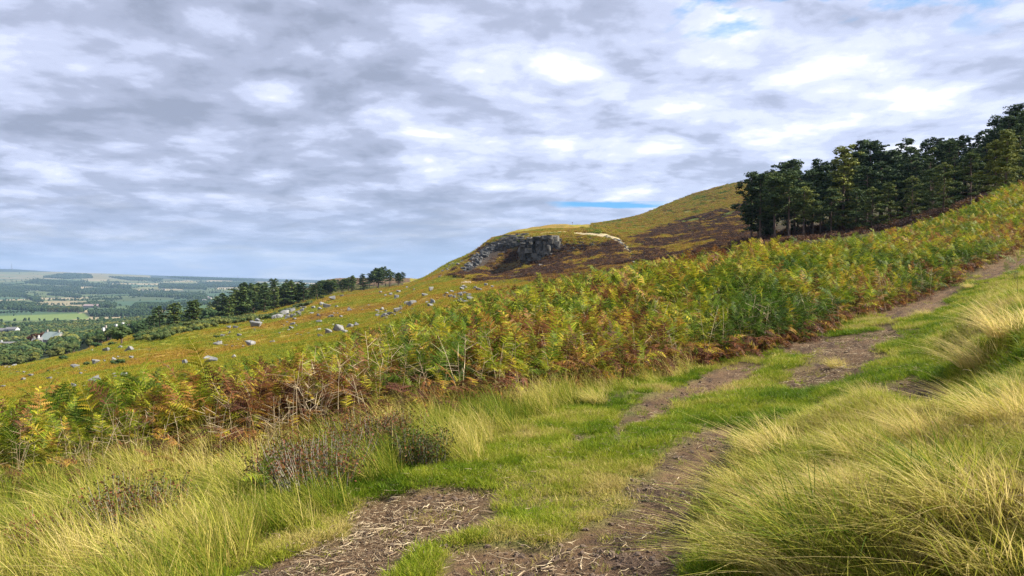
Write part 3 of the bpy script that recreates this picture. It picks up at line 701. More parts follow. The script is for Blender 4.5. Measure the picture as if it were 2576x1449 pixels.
# ---- where bracken grows: between these distances, by bearing
bk_px = [-900, 0, 450, 600, 900, 1100, 1300, 1500, 1700, 1900, 2050, 2150, 2300, 2400, 2500, 2576, 2900]
bk_r0 = [8.8, 8.7, 8.1, 8.0, 8.8, 9.3, 10.2, 11.6, 13.6, 15.8, 18.5, 21.5, 27, 32, 39, 44, 52]
bk_r1 = [24, 24, 24, 25, 30, 36, 45, 48, 50, 52, 54, 56, 62, 74, 86, 92, 100]
TH_B = np.arctan((np.array(bk_px) - 1288) / F)
def bk_range(th): return np.interp(th, TH_B, bk_r0), np.interp(th, TH_B, bk_r1)
def polar_samples(n, r0, r1, power, t0=-R(38), t1=R(38)):
    """random ground points, area density ~ r**-power"""
    th = rng.uniform(t0, t1, n); u = rng.uniform(0, 1, n); k = 2 - power
    rr_ = (r0 ** k + u * (r1 ** k - r0 ** k)) ** (1 / k) if abs(k) > 1e-6 else r0 * (r1 / r0) ** u
    return rr_ * np.sin(th), rr_ * np.cos(th), rr_, th
def bk_tint(x, y, px):
    n1 = fbm(x / 2.6, y / 2.6, 201, 3); n2 = fbm(x / 1.1, y / 1.1, 203, 2)
    base_ = np.interp(px, [-200, 100, 350, 600, 900, 1300, 1600, 1900, 2100, 2300, 2600], [.52, .50, .50, .50, .48, .44, .38, .34, .32, .38, .44])
    return np.clip(base_ + (n1 - .5) * 1.15 + (n2 - .5) * .7 + rng.normal(0, .09, np.shape(x)), 0, .97)
x_, y_, r_, t_ = polar_samples(36000, 9, 100, 1.35)
a0, a1 = bk_range(t_); rag = (fbm(x_ * .8, y_ * .8, 211, 2) - .5) * 1.6
keep = (r_ > a0 + rag) & (r_ < a1)
x_, y_, r_, t_, a0 = [v[keep] for v in (x_, y_, r_, t_, a0)]
z_ = height(x_, y_); px_, py_ = proj(x_, y_, z_ + 1)
tint_ = bk_tint(x_, y_, px_)
tint_ = np.clip(tint_ + (rng.random(len(x_)) < np.interp(px_, [0, 500, 900, 1500, 1800], [.15, .35, .42, .35, .12]) * np.clip(1 - (r_ - a0) / 6, .25, 1)) * rng.uniform(.25, .45, len(x_)), 0, .98)
sc_ = (.72 + .52 * fbm(x_ / 2.6, y_ / 2.6, 213, 3)) * rng.uniform(.78, 1.15, len(x_)) * np.where(rng.random(len(x_)) < .05, 1.15, 1) * np.interp(r_ - a0, [0, 1.2], [.72, 1.0]) * np.interp(px_, [-300, 0, 300, 600, 850, 1100, 1400], [.68, .74, .76, .78, .78, .80, .90])
# the ~280 plants that show largest stand as single objects
vis = (abs(t_) < R(33.2)) & (r_ - a0 < 2.2)
score = np.where(vis, 1 / r_ * (1 + .3 * rng.uniform(0, 1, len(r_))), 0)
top = np.argsort(-score)[:270]; ind = np.zeros(len(x_), bool); ind[top] = True
def words(v, table):
    for lim, w in table:
        if v < lim: return w
    return table[-1][1]
TINTW = [(.2, 'deep green'), (.38, 'fresh green'), (.54, 'yellow-green'), (.68, 'golden yellow'), (.85, 'orange-brown'), (2, 'withered dark brown')]
PLANT_PARTS = []
for s in range(6):
    stem, fr = bracken_plan(400 + s, 1.1); mb = MB(); mb.tube(stem, (.0065, .0055, .005, .004), 4, .5, 0, False)
    fl = []
    for (L, t, az, el, dr, wd) in fr:
        m2 = MB(); frond(m2, L, stem_at(stem, t), az, el, dr, 11, 7, wd, 0, .003); fl.append(m2.mesh('frond', [M_fern, M_fstem]))
    PLANT_PARTS.append((mb.mesh('stem', [M_fstem]), fl))
def tint_obj(o, t): o['tint'] = float(t); return o
def bracken_plant(x, y, z, rz, s, t, label, group, v=None):
    v = random.randrange(6) if v is None else v
    e = empty('bracken_plant', (x, y, z), rz, s); tag(e, label, 'fern', group)
    tint_obj(obj('stem', PLANT_PARTS[v][0], e), t)
    for me in PLANT_PARTS[v][1]: tint_obj(obj('frond', me, e), t)
    return e
EDGEW = [(330, 'at the far left of the bracken edge'), (660, 'above the straw-coloured grass on the left'), (980, 'behind the bilberry bushes'), (1320, 'above the tall pale grass in the middle'),
         (1620, 'where the bracken meets the green turf'), (1950, 'beside the narrow strip of bare soil'), (2200, 'above the bare peat patch on the path'), (2420, 'where the path bends uphill'), (9999, 'at the upper right end of the path')]
for i in top:
    hw = 'tall' if sc_[i] > 1.02 else ('low' if sc_[i] < .78 else 'medium-high')
    bracken_plant(x_[i], y_[i], z_[i] - .02, rng.uniform(0, 6.28), sc_[i], tint_[i],
                  f'{hw} {words(tint_[i], TINTW)} bracken plant {words(px_[i], EDGEW)}', 'bracken plants along the front edge of the stand')
rest = ~ind
near = rest & (r_ - a0 < 7) & (r_ < 34); far = rest & ~near
def euler(n, tilt=.12): return np.stack([rng.normal(0, tilt, n), rng.normal(0, tilt, n), rng.uniform(0, 6.28, n)], 1)
n = near.sum()
idx = rng.integers(0, 7, n); scatter('bracken_thicket', C_hi, np.stack([x_, y_, z_ - .03], 1)[near], euler(n, .24), sc_[near], tint_[near], idx, 'dense autumn bracken, green to rust, filling the middle of the picture', 'bracken')
n = far.sum()
scatter('bracken_slope', C_lo, np.stack([x_, y_, z_ - .03], 1)[far], euler(n, .22), sc_[far] * 1.05, tint_[far], rng.integers(0, 8, n), 'yellow-green bracken running up and over the bank behind', 'bracken')
# brown collapsed fronds low inside the stand
x2, y2, r2, t2 = polar_samples(14000, 8.5, 60, 1.4); a0, a1 = bk_range(t2); k = (r2 > a0 - .3) & (r2 < a0 + 7)
x2, y2 = x2[k], y2[k]; z2 = height(x2, y2); n = len(x2); ds = np.interp(proj(x2, y2, z2)[0], [0, 600, 1100], [.6, .7, 1.0])
scatter('withered_bracken', C_hi, np.stack([x2, y2, z2], 1), euler(n, .3), rng.uniform(.7, 1.2, n) * ds, np.clip(rng.normal(.9, .08, n), .7, 1), rng.integers(7, 11, n), 'withered brown fronds collapsed under the living bracken', 'dead bracken')

# bare tan stalks standing up through the front of the stand
def stalks(seed):
    mb = MB(); g = random.Random(seed)
    for k in range(3):
        h = g.uniform(.55, 1.1); lx, ly = g.uniform(-.35, .2), g.uniform(-.25, .25); ox, oy = g.uniform(-.25, .25), g.uniform(-.25, .25)
        p = [np.array([ox + lx * h * t * t, oy + ly * h * t * t, h * t]) for t in (0, .35, .7, 1)]
        mb.tube(p, (.0042, .004, .003, .002), 3, g.random(), 0, False)
        for j in range(4):
            t = g.uniform(.45, .95); q = p[2] * (t) + p[0] * (1 - t); q = np.array([ox + lx * h * t * t, oy + ly * h * t * t, h * t]); a = g.uniform(0, 6.28); L = g.uniform(.08, .3)
            mb.tube([q, q + np.array([math.cos(a) * L, math.sin(a) * L, L * g.uniform(.1, .7)])], (.003, .0015), 3, g.random(), 0, False)
    return mb.mesh('stalk', [M_litter])
C_stalk = proto_coll('bracken_stalks', [stalks(i) for i in range(5)])
x2, y2, r2, t2 = polar_samples(2100, 8, 45, 1.4); a0, a1 = bk_range(t2); k = (r2 > a0 - .1) & (r2 < a0 + 5); x2, y2 = x2[k], y2[k]; n = len(x2)
z2 = height(x2, y2); scatter('bare_stalks', C_stalk, np.stack([x2, y2, z2], 1), euler(n, .12), rng.uniform(.6, 1.0, n) * np.interp(proj(x2, y2, z2)[0], [0, 600, 1100], [.7, .85, 1.1]), rng.uniform(.3, .9, n), rng.integers(0, 5, n), 'bare tan bracken stalks standing through the front of the stand', 'dead stalks')

# ------------------------------------------------------------------ turf and grasses
def turf_proto():
    mb = MB(); blades(mb, 34, .085, .03, .075, .0055, (-.25, 0), .6, 2, .6); return mb.mesh('turf', [M_turf])
def straw_proto(n_, h0, h1, lean, rad=.09, w=.0048, spread=.38, bend=.55, flat=0.0):
    mb = MB(); blades(mb, n_, rad, h0, h1, w, (lean, rng.normal(0, .08)), bend, 4, spread, 0, flat); return mb.mesh('moor_grass', [M_straw])
C_turf = proto_coll('turf_tufts', [turf_proto() for _ in range(6)])
C_straw = proto_coll('straw_tufts', [straw_proto(46, .18, .42, -.55) for _ in range(5)] + [straw_proto(60, .10, .26, -.9, .12, .0048, .5, .9, .1) for _ in range(4)])
x, y, r_t, t = polar_samples(170000, 2.2, 34, 1.55, -R(38), R(42))
dmt = dirt_mask(x, y); a0, _ = bk_range(t)
inL = in_poly(x, y, LONG); inB = in_poly(x, y, LONG2)
bald = fbm(x * 1.7, y * 1.7, 231, 3); thin_ = fbm(x * 4.3, y * 4.3, 237, 2)
k = (dmt < .12 + .2 * bald) & (r_t < a0 + .8) & ((bald * .5 + thin_ * .5 > .43) | (rng.uniform(0, 1, len(x)) < .28)) & ~(inL & (rng.uniform(0, 1, len(x)) < .5))
k |= (dmt >= .5) & (rng.uniform(0, 1, len(x)) < .012)
x, y, r_t, dmt, bald = [v[k] for v in (x, y, r_t, dmt, bald)]; z = height(x, y, dmt); n = len(x)
tt = np.clip(.44 + (fbm(x * 1.1, y * 1.1, 233, 4) - .5) * 1.9 + (fbm(x * 4, y * 4, 239, 2) - .5) * .7 + in_poly(x, y, LONG2) * .22 + (dmt > .05) * .12 + rng.normal(0, .1, n), 0, 1)
scatter('short_turf', C_turf, np.stack([x, y, z - .005], 1), euler(n, .15), rng.uniform(.7, 1.35, n) * np.interp(r_t, [5, 20], [.78, 1.25]) * np.where(in_poly(x, y, LONG2), 1.35, 1), tt, rng.integers(0, 6, n), 'short grazed green turf along the path', 'grass')
bush = [(348, 1330, .62, .42, 110, 24, .50, 'rusty bilberry bush in the pale grass at lower left'), (800, 1215, .85, .42, 170, 18, .62, 'large bilberry bush with bare grey twigs left of the litter patch'),
        (700, 1225, .45, .36, 70, 22, .45, 'small green-brown bilberry bush beside the one with grey twigs'), (930, 1135, .7, .40, 110, 22, .65, 'reddish bilberry bush behind the one with grey twigs'),
        (1065, 1165, .45, .34, 80, 24, .30, 'dark green bilberry bush at the end of the tall grass'), (372, 1445, .45, .26, 70, 26, .30, 'low dark bilberry bush at the bottom edge'),
        (115, 1385, .4, .30, 60, 20, .85, 'red-leaved bilberry bush in the bottom left corner'), (1000, 1120, .5, .36, 80, 22, .55, 'brown bilberry bush right of the reddish one'),
        (330, 1150, .35, .34, 60, 26, .2, 'tiny dark bilberry bush under the rusty fern on the left')]
# long pale grass: left foreground
def long_grass(name, poly, N, r0, r1, pw, label, hs, t0, proto_w, cond=None, seed=241):
    bushes = [(*land(b_[0], b_[1], height), b_[2] * .42) for b_ in bush]
    x, y, rr_, t = polar_samples(N, r0, r1, pw, -R(40), R(44)); k = in_poly(x, y, poly) & (dirt_mask(x, y) < .3)
    clump = fbm(x * (2.1 if seed == 251 else 1.5), y * (2.1 if seed == 251 else 1.5), seed, 3); k &= clump + rng.normal(0, .08, N) > (.49 if seed == 251 else .43)
    for bx_, by_, br_ in bushes: k &= (np.hypot(x - bx_, (y - by_ + .12) * 1.0) > br_)
    x, y, rr_, clump = x[k], y[k], rr_[k], clump[k]; z = height(x, y); n = len(x)
    tt = np.clip(t0 + (fbm(x * .8, y * .8, seed + 2, 3) - .5) * 1.5 + rng.normal(0, .12, n), 0, 1)
    rot = euler(n, .1); rot[:, 2] = rng.normal(0, .45, n)
    idx = np.where(rng.uniform(0, 1, n) < proto_w, rng.integers(0, 5, n), rng.integers(5, 9, n))
    return scatter(name, C_straw, np.stack([x, y, z - .01], 1), rot, rng.uniform(.7, 1.15, n) * hs * (.6 + .8 * np.clip(clump, .2, .9)), tt, idx, label, 'grass')
long_grass('tall_pale_grass', LONG, 9500, 3.2, 17, 1.0, 'tall straw-coloured moor grass leaning left between turf and bracken', 1.0, .46, .65)
long_grass('bank_grass', LONG2, 22000, 2.6, 26, 1.1, 'wind-combed pale grass covering the bank on the right', .50, .62, .18, seed=251)
# thin fringe in front of the bracken further along
x, y, rr_, t = polar_samples(6000, 9, 40, 1.3); a0, _ = bk_range(t); k = (abs(rr_ - a0 + .4) < .9) & (t > -R(5)) & (dirt_mask(x, y) < .3) & (fbm(x, y, 261, 3) > .45)
x, y = x[k], y[k]; z = height(x, y); n = len(x); rot = euler(n, .1); rot[:, 2] = rng.normal(0, .6, n)
scatter('edge_grass', C_straw, np.stack([x, y, z], 1), rot, rng.uniform(.45, .9, n), np.clip(rng.normal(.35, .2, n), 0, 1), rng.integers(0, 9, n), 'thin grass at the foot of the bracken', 'grass')
# countable big tussocks
def tussock_mesh(s, n_=300, h=.36, lean=-.8, spread=.55, w=.0046):
    mb = MB(); blades(mb, n_, .17, h * .5, h, w, (lean, 0), .8, 5, spread, 0, .06); blades(mb, n_ // 2, .15, h * .25, h * .5, w, (lean * .5, 0), .8, 3, spread * 1.2)
    return mb.mesh('tussock', [M_straw])
TUS = [tussock_mesh(i) for i in range(4)]
tuss = [(1920, 1370, 1.25, .55, 'pale tussock at the lip of the bank above the bare soil'), (2090, 1330, 1.5, .22, 'large green-gold tussock on the bank in the right foreground'),
        (1880, 1215, 1.05, .75, 'straw tussock hanging over the rut halfway along the bank'), (1960, 1110, 1.15, .85, 'pale straw tussock near the top of the near bank'),
        (2010, 1190, 1.1, .45, 'grey-green tussock behind the pale straw ones'), (2370, 1180, 1.2, .20, 'orange-green tussock at the right part of the bank'),
        (2480, 880, 1.4, .95, 'pale blond tussock drooping over dark hollow by the path'), (2560, 800, 1.5, 1.0, 'biggest blond tussock at the right edge beside the path'),
        (2450, 1250, 1.2, .7, 'wind-bent straw tussock near the right edge'), (2300, 1300, 1.15, .6, 'low straw tussock right of the large green-gold one'),
        (2540, 1030, 1.1, .8, 'dry tussock with upright stalks near the right edge'), (2440, 700, .8, .95, 'small blond tuft between two bare stretches of upper path'),
        (1160, 1090, 1.05, .7, 'straw tussock fanning left at the end of the tall grass'), (1040, 1060, 1.0, .8, 'bright straw tussock in the tall grass, middle of picture'),
        (1500, 985, .9, .7, 'wispy straw tussock below the bracken by the turf'), (200, 1250, 1.2, .75, 'pale tussock in the tall grass at the left'),
        (420, 1400, 1.3, .8, 'tall straw tussock at the bottom left'), (90, 1330, 1.2, .7, 'straw tussock in the bottom left corner'),
        (620, 1220, 1.1, .35, 'dark green drooping tussock between the two bilberry bushes'), (2200, 980, .8, .85, 'small pale tussock beside the bare patch in front of the bank'),
        (2050, 1420, 1.2, .85, 'straw tussock at the bottom edge left of the green-gold one'), (2260, 1420, 1.1, .45, 'green tussock at the bottom edge of the bank'), (2500, 1400, 1.1, .7, 'straw tussock in the bottom right corner'),
        (2180, 1120, 1.0, .75, 'blond tussock on the crest of the near bank'), (2330, 1080, .9, .9, 'pale tussock on the crest of the near bank, right one'), (2150, 1230, .9, .95, 'bleached tussock in the middle of the bank'), (1990, 1275, .9, .9, 'bleached tussock between the lip and the middle of the bank'),
        (2110, 900, .8, .8, 'thin straw tuft beside the peat patch'), (2330, 770, .8, .8, 'thin blond tuft at the edge of the eroded path')]
for (px, py, s, t, lab) in tuss:
    wx, wy = land(px, py + 30 * s, height); o_ = obj('grass_tussock', TUS[random.randrange(4)])
    o_.location = (wx, wy, float(height(np.array([wx]), np.array([wy]))[0]) - .02); o_.rotation_euler = (0, 0, random.uniform(-.4, .4)); o_.scale = (s, s, s)
    tint_obj(o_, t); tag(o_, lab, 'grass tussock', 'grass tussocks')

# ------------------------------------------------------------------ bilberry bushes
def bilberry(seed, wdt, h, ntw, leafy):
    tw = MB(); lf = MB(); r_ = random.Random(seed)
    for k in range(ntw):
        a = r_.uniform(0, 6.28); q = r_.uniform(0, 1) ** .6; bx, by = math.cos(a) * q * wdt * .5, math.sin(a) * q * wdt * .5
        L = h * r_.uniform(.6, 1.1); lx, ly = bx * .6 + r_.uniform(-.12, .08), by * .6 + r_.uniform(-.08, .08)
        p = [(bx + lx * t * h * 1.2, by + ly * t, L * t * (1 - .15 * t)) for t in (0, .35, .7, 1)]
        tw.tube(p, (.0045, .0035, .0025, .0015), 3, r_.random(), 0, False)
        for j in range(leafy):
            t = r_.uniform(.35, 1.03); px = np.array([bx + lx * t * h * 1.2, by + ly * t, L * t * (1 - .15 * t)]) + rng.normal(0, .028, 3)
            s_ = r_.uniform(.009, .016); u = rng.normal(0, 1, 3); u /= np.linalg.norm(u); v = np.cross(u, rng.normal(0, 1, 3)); v /= np.linalg.norm(v)
            lf.add([px - u * s_, px + v * s_ * .6, px + u * s_, px - v * s_ * .6], [np.array([[0, 1, 2, 3]])], r_.random())
    return tw.mesh('twigs', [M_twig]), lf.mesh('leaves', [M_bilb])
for i, (px, py, wd, h, ntw, lfy, t, lab) in enumerate(bush):
    wx, wy = land(px, py, height); wz = float(height(np.array([wx]), np.array([wy]))[0])
    e = empty('bilberry_bush', (wx, wy, wz - .01)); tag(e, lab, 'bush', 'bilberry bushes')
    a_, l_ = bilberry(500 + i, wd, h, ntw, lfy); tint_obj(obj('twigs', a_, e), .55 if i == 1 else .3); tint_obj(obj('leaves', l_, e), t)
# single ferns standing clear of the stand
solo = [(490, 1140, .75, .62, 'golden yellow fern standing alone in the grass left of centre'), (380, 1235, .5, .80, 'rust-brown fern bowed over in the pale grass'), (665, 1330, .62, .30, 'thin green fern sapling on a yellow stem beside the grey-twigged bush'),
        (650, 1215, .95, .93, 'tall withered brown fern with bare pale stalk'), (335, 1120, .95, .5, 'tall yellow-green fern with pale upright stem on the left'), (770, 1090, .8, .9, 'brown fern stalk in front of the stand, left of centre'),
        (1310, 1040, .8, .62, 'gold fern leaning out over the straw grass'), (1235, 1040, .8, .58, 'yellow fern with bare stem beside the straw grass'), (520, 1100, .8, .88, 'small rust fern in front of the stand'),
        (2560, 760, .8, .3, 'green fern hanging over the blond tussock at the right edge'), (2540, 720, .7, .4, 'small fern right of the upper path'), (1620, 960, .7, .35, 'pale green fern at the turf edge right of centre')]
for px, py, s, t, lab in solo:
    wx, wy = land(px, py, height); wz = float(height(np.array([wx]), np.array([wy]))[0])
    bracken_plant(wx, wy, wz - .02, rng.uniform(0, 6.28), s, t, lab, 'ferns standing clear of the stand')

# ------------------------------------------------------------------ litter, twigs and roots on bare soil
def litter_proto(n_, L0, L1, w):
    mb = MB()
    for _ in range(n_):
        a = rng.uniform(0, 6.28); L = rng.uniform(L0, L1); c0 = rng.normal(0, .12, 2); cv = rng.normal(0, .35)
        p = [(c0[0] + math.cos(a + cv * t) * L * t, c0[1] + math.sin(a + cv * t) * L * t, .004 + .012 * rng.random()) for t in (0, .33, .66, 1)]
        mb.tube(p, (w, w * 1.1, w * .8, w * .4), 3, rng.random(), 0, False)
    return mb.mesh('litter', [M_litter])
C_lit = proto_coll('litter_bits', [litter_proto(12, .02, .08, .0016) for _ in range(5)] + [litter_proto(2, .08, .2, .0034) for _ in range(3)])
x, y, rr_, t = polar_samples(30000, 2.8, 30, 1.5); dmt = dirt_mask(x, y); pxx, pyy = proj(x, y, 0 * x)
inlit = in_poly(x, y, DIRTW[0]) | in_poly(x, y, DIRTW[4])
k = (dmt > .35) & (rng.uniform(0, 1, len(x)) < np.where(inlit, .95, .22)); x, y, il = x[k], y[k], inlit[k]; z = height(x, y); n = len(x)
scatter('twig_litter', C_lit, np.stack([x, y, z], 1), euler(n, .05), rng.uniform(.7, 1.5, n), np.clip(rng.normal(.45, .25, n), 0, 1), np.where(rng.uniform(0, 1, n) < .75, rng.integers(0, 5, n), rng.integers(5, 8, n)), 'dry stalks and roots scattered over the bare soil', 'litter')
x, y, rr_, t = polar_samples(9000, 2.6, 20, 1.4); k = (dirt_mask(x, y) < .3) & (rng.uniform(0, 1, len(x)) < .35); x, y = x[k], y[k]; n = len(x)
scatter('dead_grass_stalks', C_lit, np.stack([x, y, height(x, y) + .02], 1), euler(n, .12), rng.uniform(.5, 1.0, n), np.clip(rng.normal(.45, .15, n), 0, .8), rng.integers(0, 5, n), 'pale dead stalks lying in the turf', 'litter')

def clod(seed):
    g = np.random.default_rng(seed); bm = bmesh.new(); bmesh.ops.create_icosphere(bm, subdivisions=1, radius=.5)
    for v in bm.verts: v.co *= g.uniform(.6, 1.15); v.co.z *= .65
    me = bpy.data.meshes.new('clod'); bm.to_mesh(me); bm.free(); me.materials.append(M_clod); return me
M_clod = plain('peat_clod', (.15, .10, .065), .95, (.07, .045, .032), 14)
x, y, rr_, t = polar_samples(40000, 2.4, 30, 1.5); dmt = dirt_mask(x, y); k = (dmt > .25) & ((fbm(x * 3, y * 3, 351, 3) > .5) | (dmt < .6)); x, y = x[k], y[k]; n = len(x)
scatter('peat_clods', proto_coll('clod_shapes', [clod(i) for i in range(5)]), np.stack([x, y, height(x, y) + .003], 1), euler(n, .5), .012 + .05 * rng.random(n) ** 4, rng.random(n), rng.integers(0, 5, n), 'crumbs and clods of dark peat on the trodden soil', 'soil clods')
# ------------------------------------------------------------------ rocks
def rock_mesh(seed, sx=1, sy=.8, sz=.6, npt=13, blocky=.6, mats=None):
    g = np.random.default_rng(seed); bm = bmesh.new()
    p = g.uniform(-1, 1, (npt, 3)); s = np.sign(p) * np.abs(p) ** (1 - blocky * .6); s[:, 2] = np.where(s[:, 2] < -.2, -1, s[:, 2])
    for q in s * np.array([sx, sy, sz]) * .5: bm.verts.new(q)
    bmesh.ops.convex_hull(bm, input=bm.verts)
    bmesh.ops.delete(bm, geom=[v for v in bm.verts if not v.link_faces], context='VERTS')
    bmesh.ops.dissolve_limit(bm, angle_limit=.2, verts=bm.verts, edges=bm.edges)
    bmesh.ops.bevel(bm, geom=list(bm.edges), offset=.035, segments=1, affect='EDGES', profile=.5)
    bmesh.ops.triangulate(bm, faces=bm.faces)
    me = bpy.data.meshes.new('boulder'); bm.to_mesh(me); bm.free()
    me.materials.append(mats or M_rock); return me
ROCKS = [rock_mesh(700 + i, 1, rng.uniform(.6, 1), rng.uniform(.45, .8)) for i in range(14)]
SLABS = [rock_mesh(730 + i, 1, rng.uniform(.5, .8), rng.uniform(.36, .55), 13, .8) for i in range(6)]
def z2(x, y): return 440.2 + .2441 * x, 628.9 + .2441 * y
def z1(x, y): return .2686 * x, 628.9 + .2686 * y
def z3(x, y): return 880.5 + .29296 * x, 534.6 + .29296 * y
BL = []     # (px, base py, width px, kind, label)
for (x, y, w, k_, lab) in [
 (1200, 945, 100, 's', 'broad pale boulder above the small round bush'), (985, 950, 80, 'b', 'flat pale boulder near the lower wood edge'), (1120, 918, 50, 'b', 'small pale block left of the broad one'), (850, 950, 45, 's', 'thin slab at the rim of the lower wood'),
 (885, 1072, 95, 's', 'long low boulder left of the small round bush'), (695, 1108, 80, 's', 'thin flat stone lower left of the round bush'), (1220, 1022, 50, 'b', 'small grey boulder right of the round bush'), (1065, 1032, 60, 's', 'low stone above the round bush'), (1095, 1010, 40, 's', 'little stone above the round bush, upper of two'),
 (460, 1212, 65, 's', 'flat pale stone alone in the orange heath'), (210, 1220, 60, 's', 'pointed slab near the left edge'), (285, 1180, 60, 's', 'slab just above the pointed one near the left edge'), (20, 1290, 50, 'b', 'boulder cut by the left edge of the picture'),
 (125, 1088, 50, 's', 'thin stone near the left edge, upper one'), (45, 1092, 40, 's', 'small stone nearest the left edge, upper row'), (680, 1290, 70, 'b', 'boulder partly hidden by the bracken tops on the left'), (890, 1215, 70, 'b', 'upper boulder of the heap on the left slope'), (875, 1245, 80, 'b', 'largest boulder of the heap on the left slope'), (930, 1235, 50, 'b', 'right-hand boulder of the heap on the left slope'), (840, 1230, 40, 'b', 'left-hand boulder of the heap on the left slope'),
 (760, 1165, 50, 'b', 'small boulder above the heap on the left slope'), (1060, 1170, 50, 'b', 'upright stone right of the heap on the left slope'), (1075, 1195, 40, 'b', 'small stone under the upright one'), (1165, 1180, 80, 'b', 'rounded boulder right of the upright stone'), (1330, 1165, 70, 's', 'low stones near the bracken, lower left slope'), (780, 1285, 45, 'b', 'pale stone peeping over the bracken at left'),
 (1575, 1098, 40, 'b', 'little pyramid stone left of the split boulder'), (1720, 1072, 70, 'b', 'split boulder with dark crack above the bracken'), (1970, 1055, 140, 's', 'big pale boulder rising behind the bracken, left half'), (2200, 1010, 60, 's', 'small slab right of the big pale boulder')]:
    BL.append((*z1(x, y), w * .2686, k_, lab))
for (x, y, w, k_, lab) in [
 (440, 985, 100, 's', 'long tilted slab on the orange slope'), (770, 990, 95, 'b', 'square-ended grey boulder on the orange slope'), (1000, 955, 60, 's', 'slab half behind the bracken tops'), (660, 892, 60, 's', 'twin low stones above the square-ended boulder'), (555, 868, 25, 'b', 'small upright stone above the long slab'), (485, 890, 38, 'b', 'small stone above the long tilted slab'),
 (525, 988, 40, 's', 'small flat stone right of the long tilted slab'), (555, 808, 60, 's', 'flat stone at the lower end of the boulder line'), (620, 805, 60, 's', 'second flat stone at the lower end of the boulder line'), (790, 752, 60, 'b', 'pale boulder in the lower boulder line'), (850, 742, 60, 'b', 'pale boulder beside it in the lower boulder line, right'), (835, 790, 125, 's', 'long row of flat pale stones under the lower line'), (900, 740, 30, 'b', 'little stone at the right of the lower line'),
 (1030, 705, 90, 'b', 'grey boulder starting the big boulder field'), (1085, 700, 90, 'b', 'pointed grey boulder in the big boulder field'), (1120, 672, 110, 'b', 'broad grey boulder below the pines'), (1160, 705, 60, 'b', 'rounded boulder in the big boulder field'), (1228, 718, 50, 'b', 'isolated boulder below the big boulder field'), (1200, 640, 90, 'b', 'dark-shadowed boulder at the foot of the pines'), (960, 705, 45, 'b', 'small boulder left of the big boulder field'),
 (1330, 603, 50, 'b', 'white-topped boulder at the right end of the pines'), (1300, 600, 36, 'b', 'smaller companion of the white-topped boulder'), (1515, 565, 60, 'b', 'cube-shaped boulder on the crest of the field'), (1565, 592, 90, 's', 'long leaning slab on the crest of the field'), (1430, 605, 60, 'b', 'grey boulder left of the leaning slab'), (1495, 612, 60, 's', 'low slab under the leaning slab'), (1620, 515, 85, 's', 'wide flat-topped boulder on the skyline of the slope'),
 (1660, 592, 45, 'b', 'pale wedge boulder right of the leaning slab'), (1800, 622, 55, 'b', 'pale boulder alone in the orange heath'), (1620, 695, 60, 'b', 'boulder with dark hollow under it'), (1590, 698, 50, 'b', 'left half of the pair with the dark hollow'), (1720, 698, 60, 'b', 'cube boulder lit on its right face'), (1480, 745, 70, 's', 'low rounded boulder among the heath'), (1475, 678, 45, 'b', 'grey boulder above the low rounded one'), (1410, 668, 60, 's', 'flat stones left of that grey boulder'), (1640, 655, 30, 'b', 'small stone above the hollow pair'),
 (1210, 772, 65, 's', 'slanting pale slab, middle slope'), (1195, 815, 60, 's', 'broken slab below the slanting one'), (1120, 812, 35, 's', 'small flat stone left of the broken slab'), (1170, 830, 40, 'b', 'dark stone under the broken slab'), (1710, 835, 165, 'b', 'biggest boulder, domed and pale, just above the bracken'), (1580, 862, 80, 'b', 'tapered boulder left of the domed one'), (1800, 800, 90, 'b', 'rugged boulder right of the domed one'), (1880, 780, 80, 's', 'low stones behind the rugged boulder'), (1500, 895, 70, 's', 'flat boulder sunk in the bracken tops'), (1485, 825, 50, 'b', 'small rugged boulder left of the tapered one'), (1745, 860, 60, 'b', 'boulder at the foot of the domed one'),
 (2130, 618, 60, 'b', 'pale boulder at the top of the left stone row'), (2085, 632, 45, 's', 'flat stone left of the stone row top'), (2290, 640, 105, 's', 'long pale slab in the stone row'), (2230, 668, 90, 's', 'slanting slab in the stone row'), (2140, 695, 60, 'b', 'boulder with black gap in the stone row'), (2180, 705, 50, 'b', 'boulder right of the black gap'), (2085, 680, 50, 'b', 'left end boulder of the stone row'),
 (2430, 580, 115, 'b', 'large tilted boulder above the stone row'), (2385, 560, 60, 'b', 'boulder leaning on the large tilted one'), (2450, 612, 45, 's', 'slab right below the large tilted boulder'), (2280, 502, 55, 'b', 'pale boulder left of the tilted one'), (2298, 440, 65, 'b', 'pointed white boulder on the upper slope'), (2225, 460, 45, 'b', 'grey boulder left of the pointed white one'), (2168, 472, 28, 'b', 'little upright stone on the upper slope'), (2390, 395, 30, 'b', 'white stone below the upper pines'), (2460, 412, 20, 'b', 'tiny white stone on the upper slope'), (1720, 485, 50, 's', 'flat stone near the skyline pines'), (2120, 440, 40, 's', 'flat stone in front of the skyline pines')]:
    BL.append((*z2(x, y), w * .2441, k_, lab))
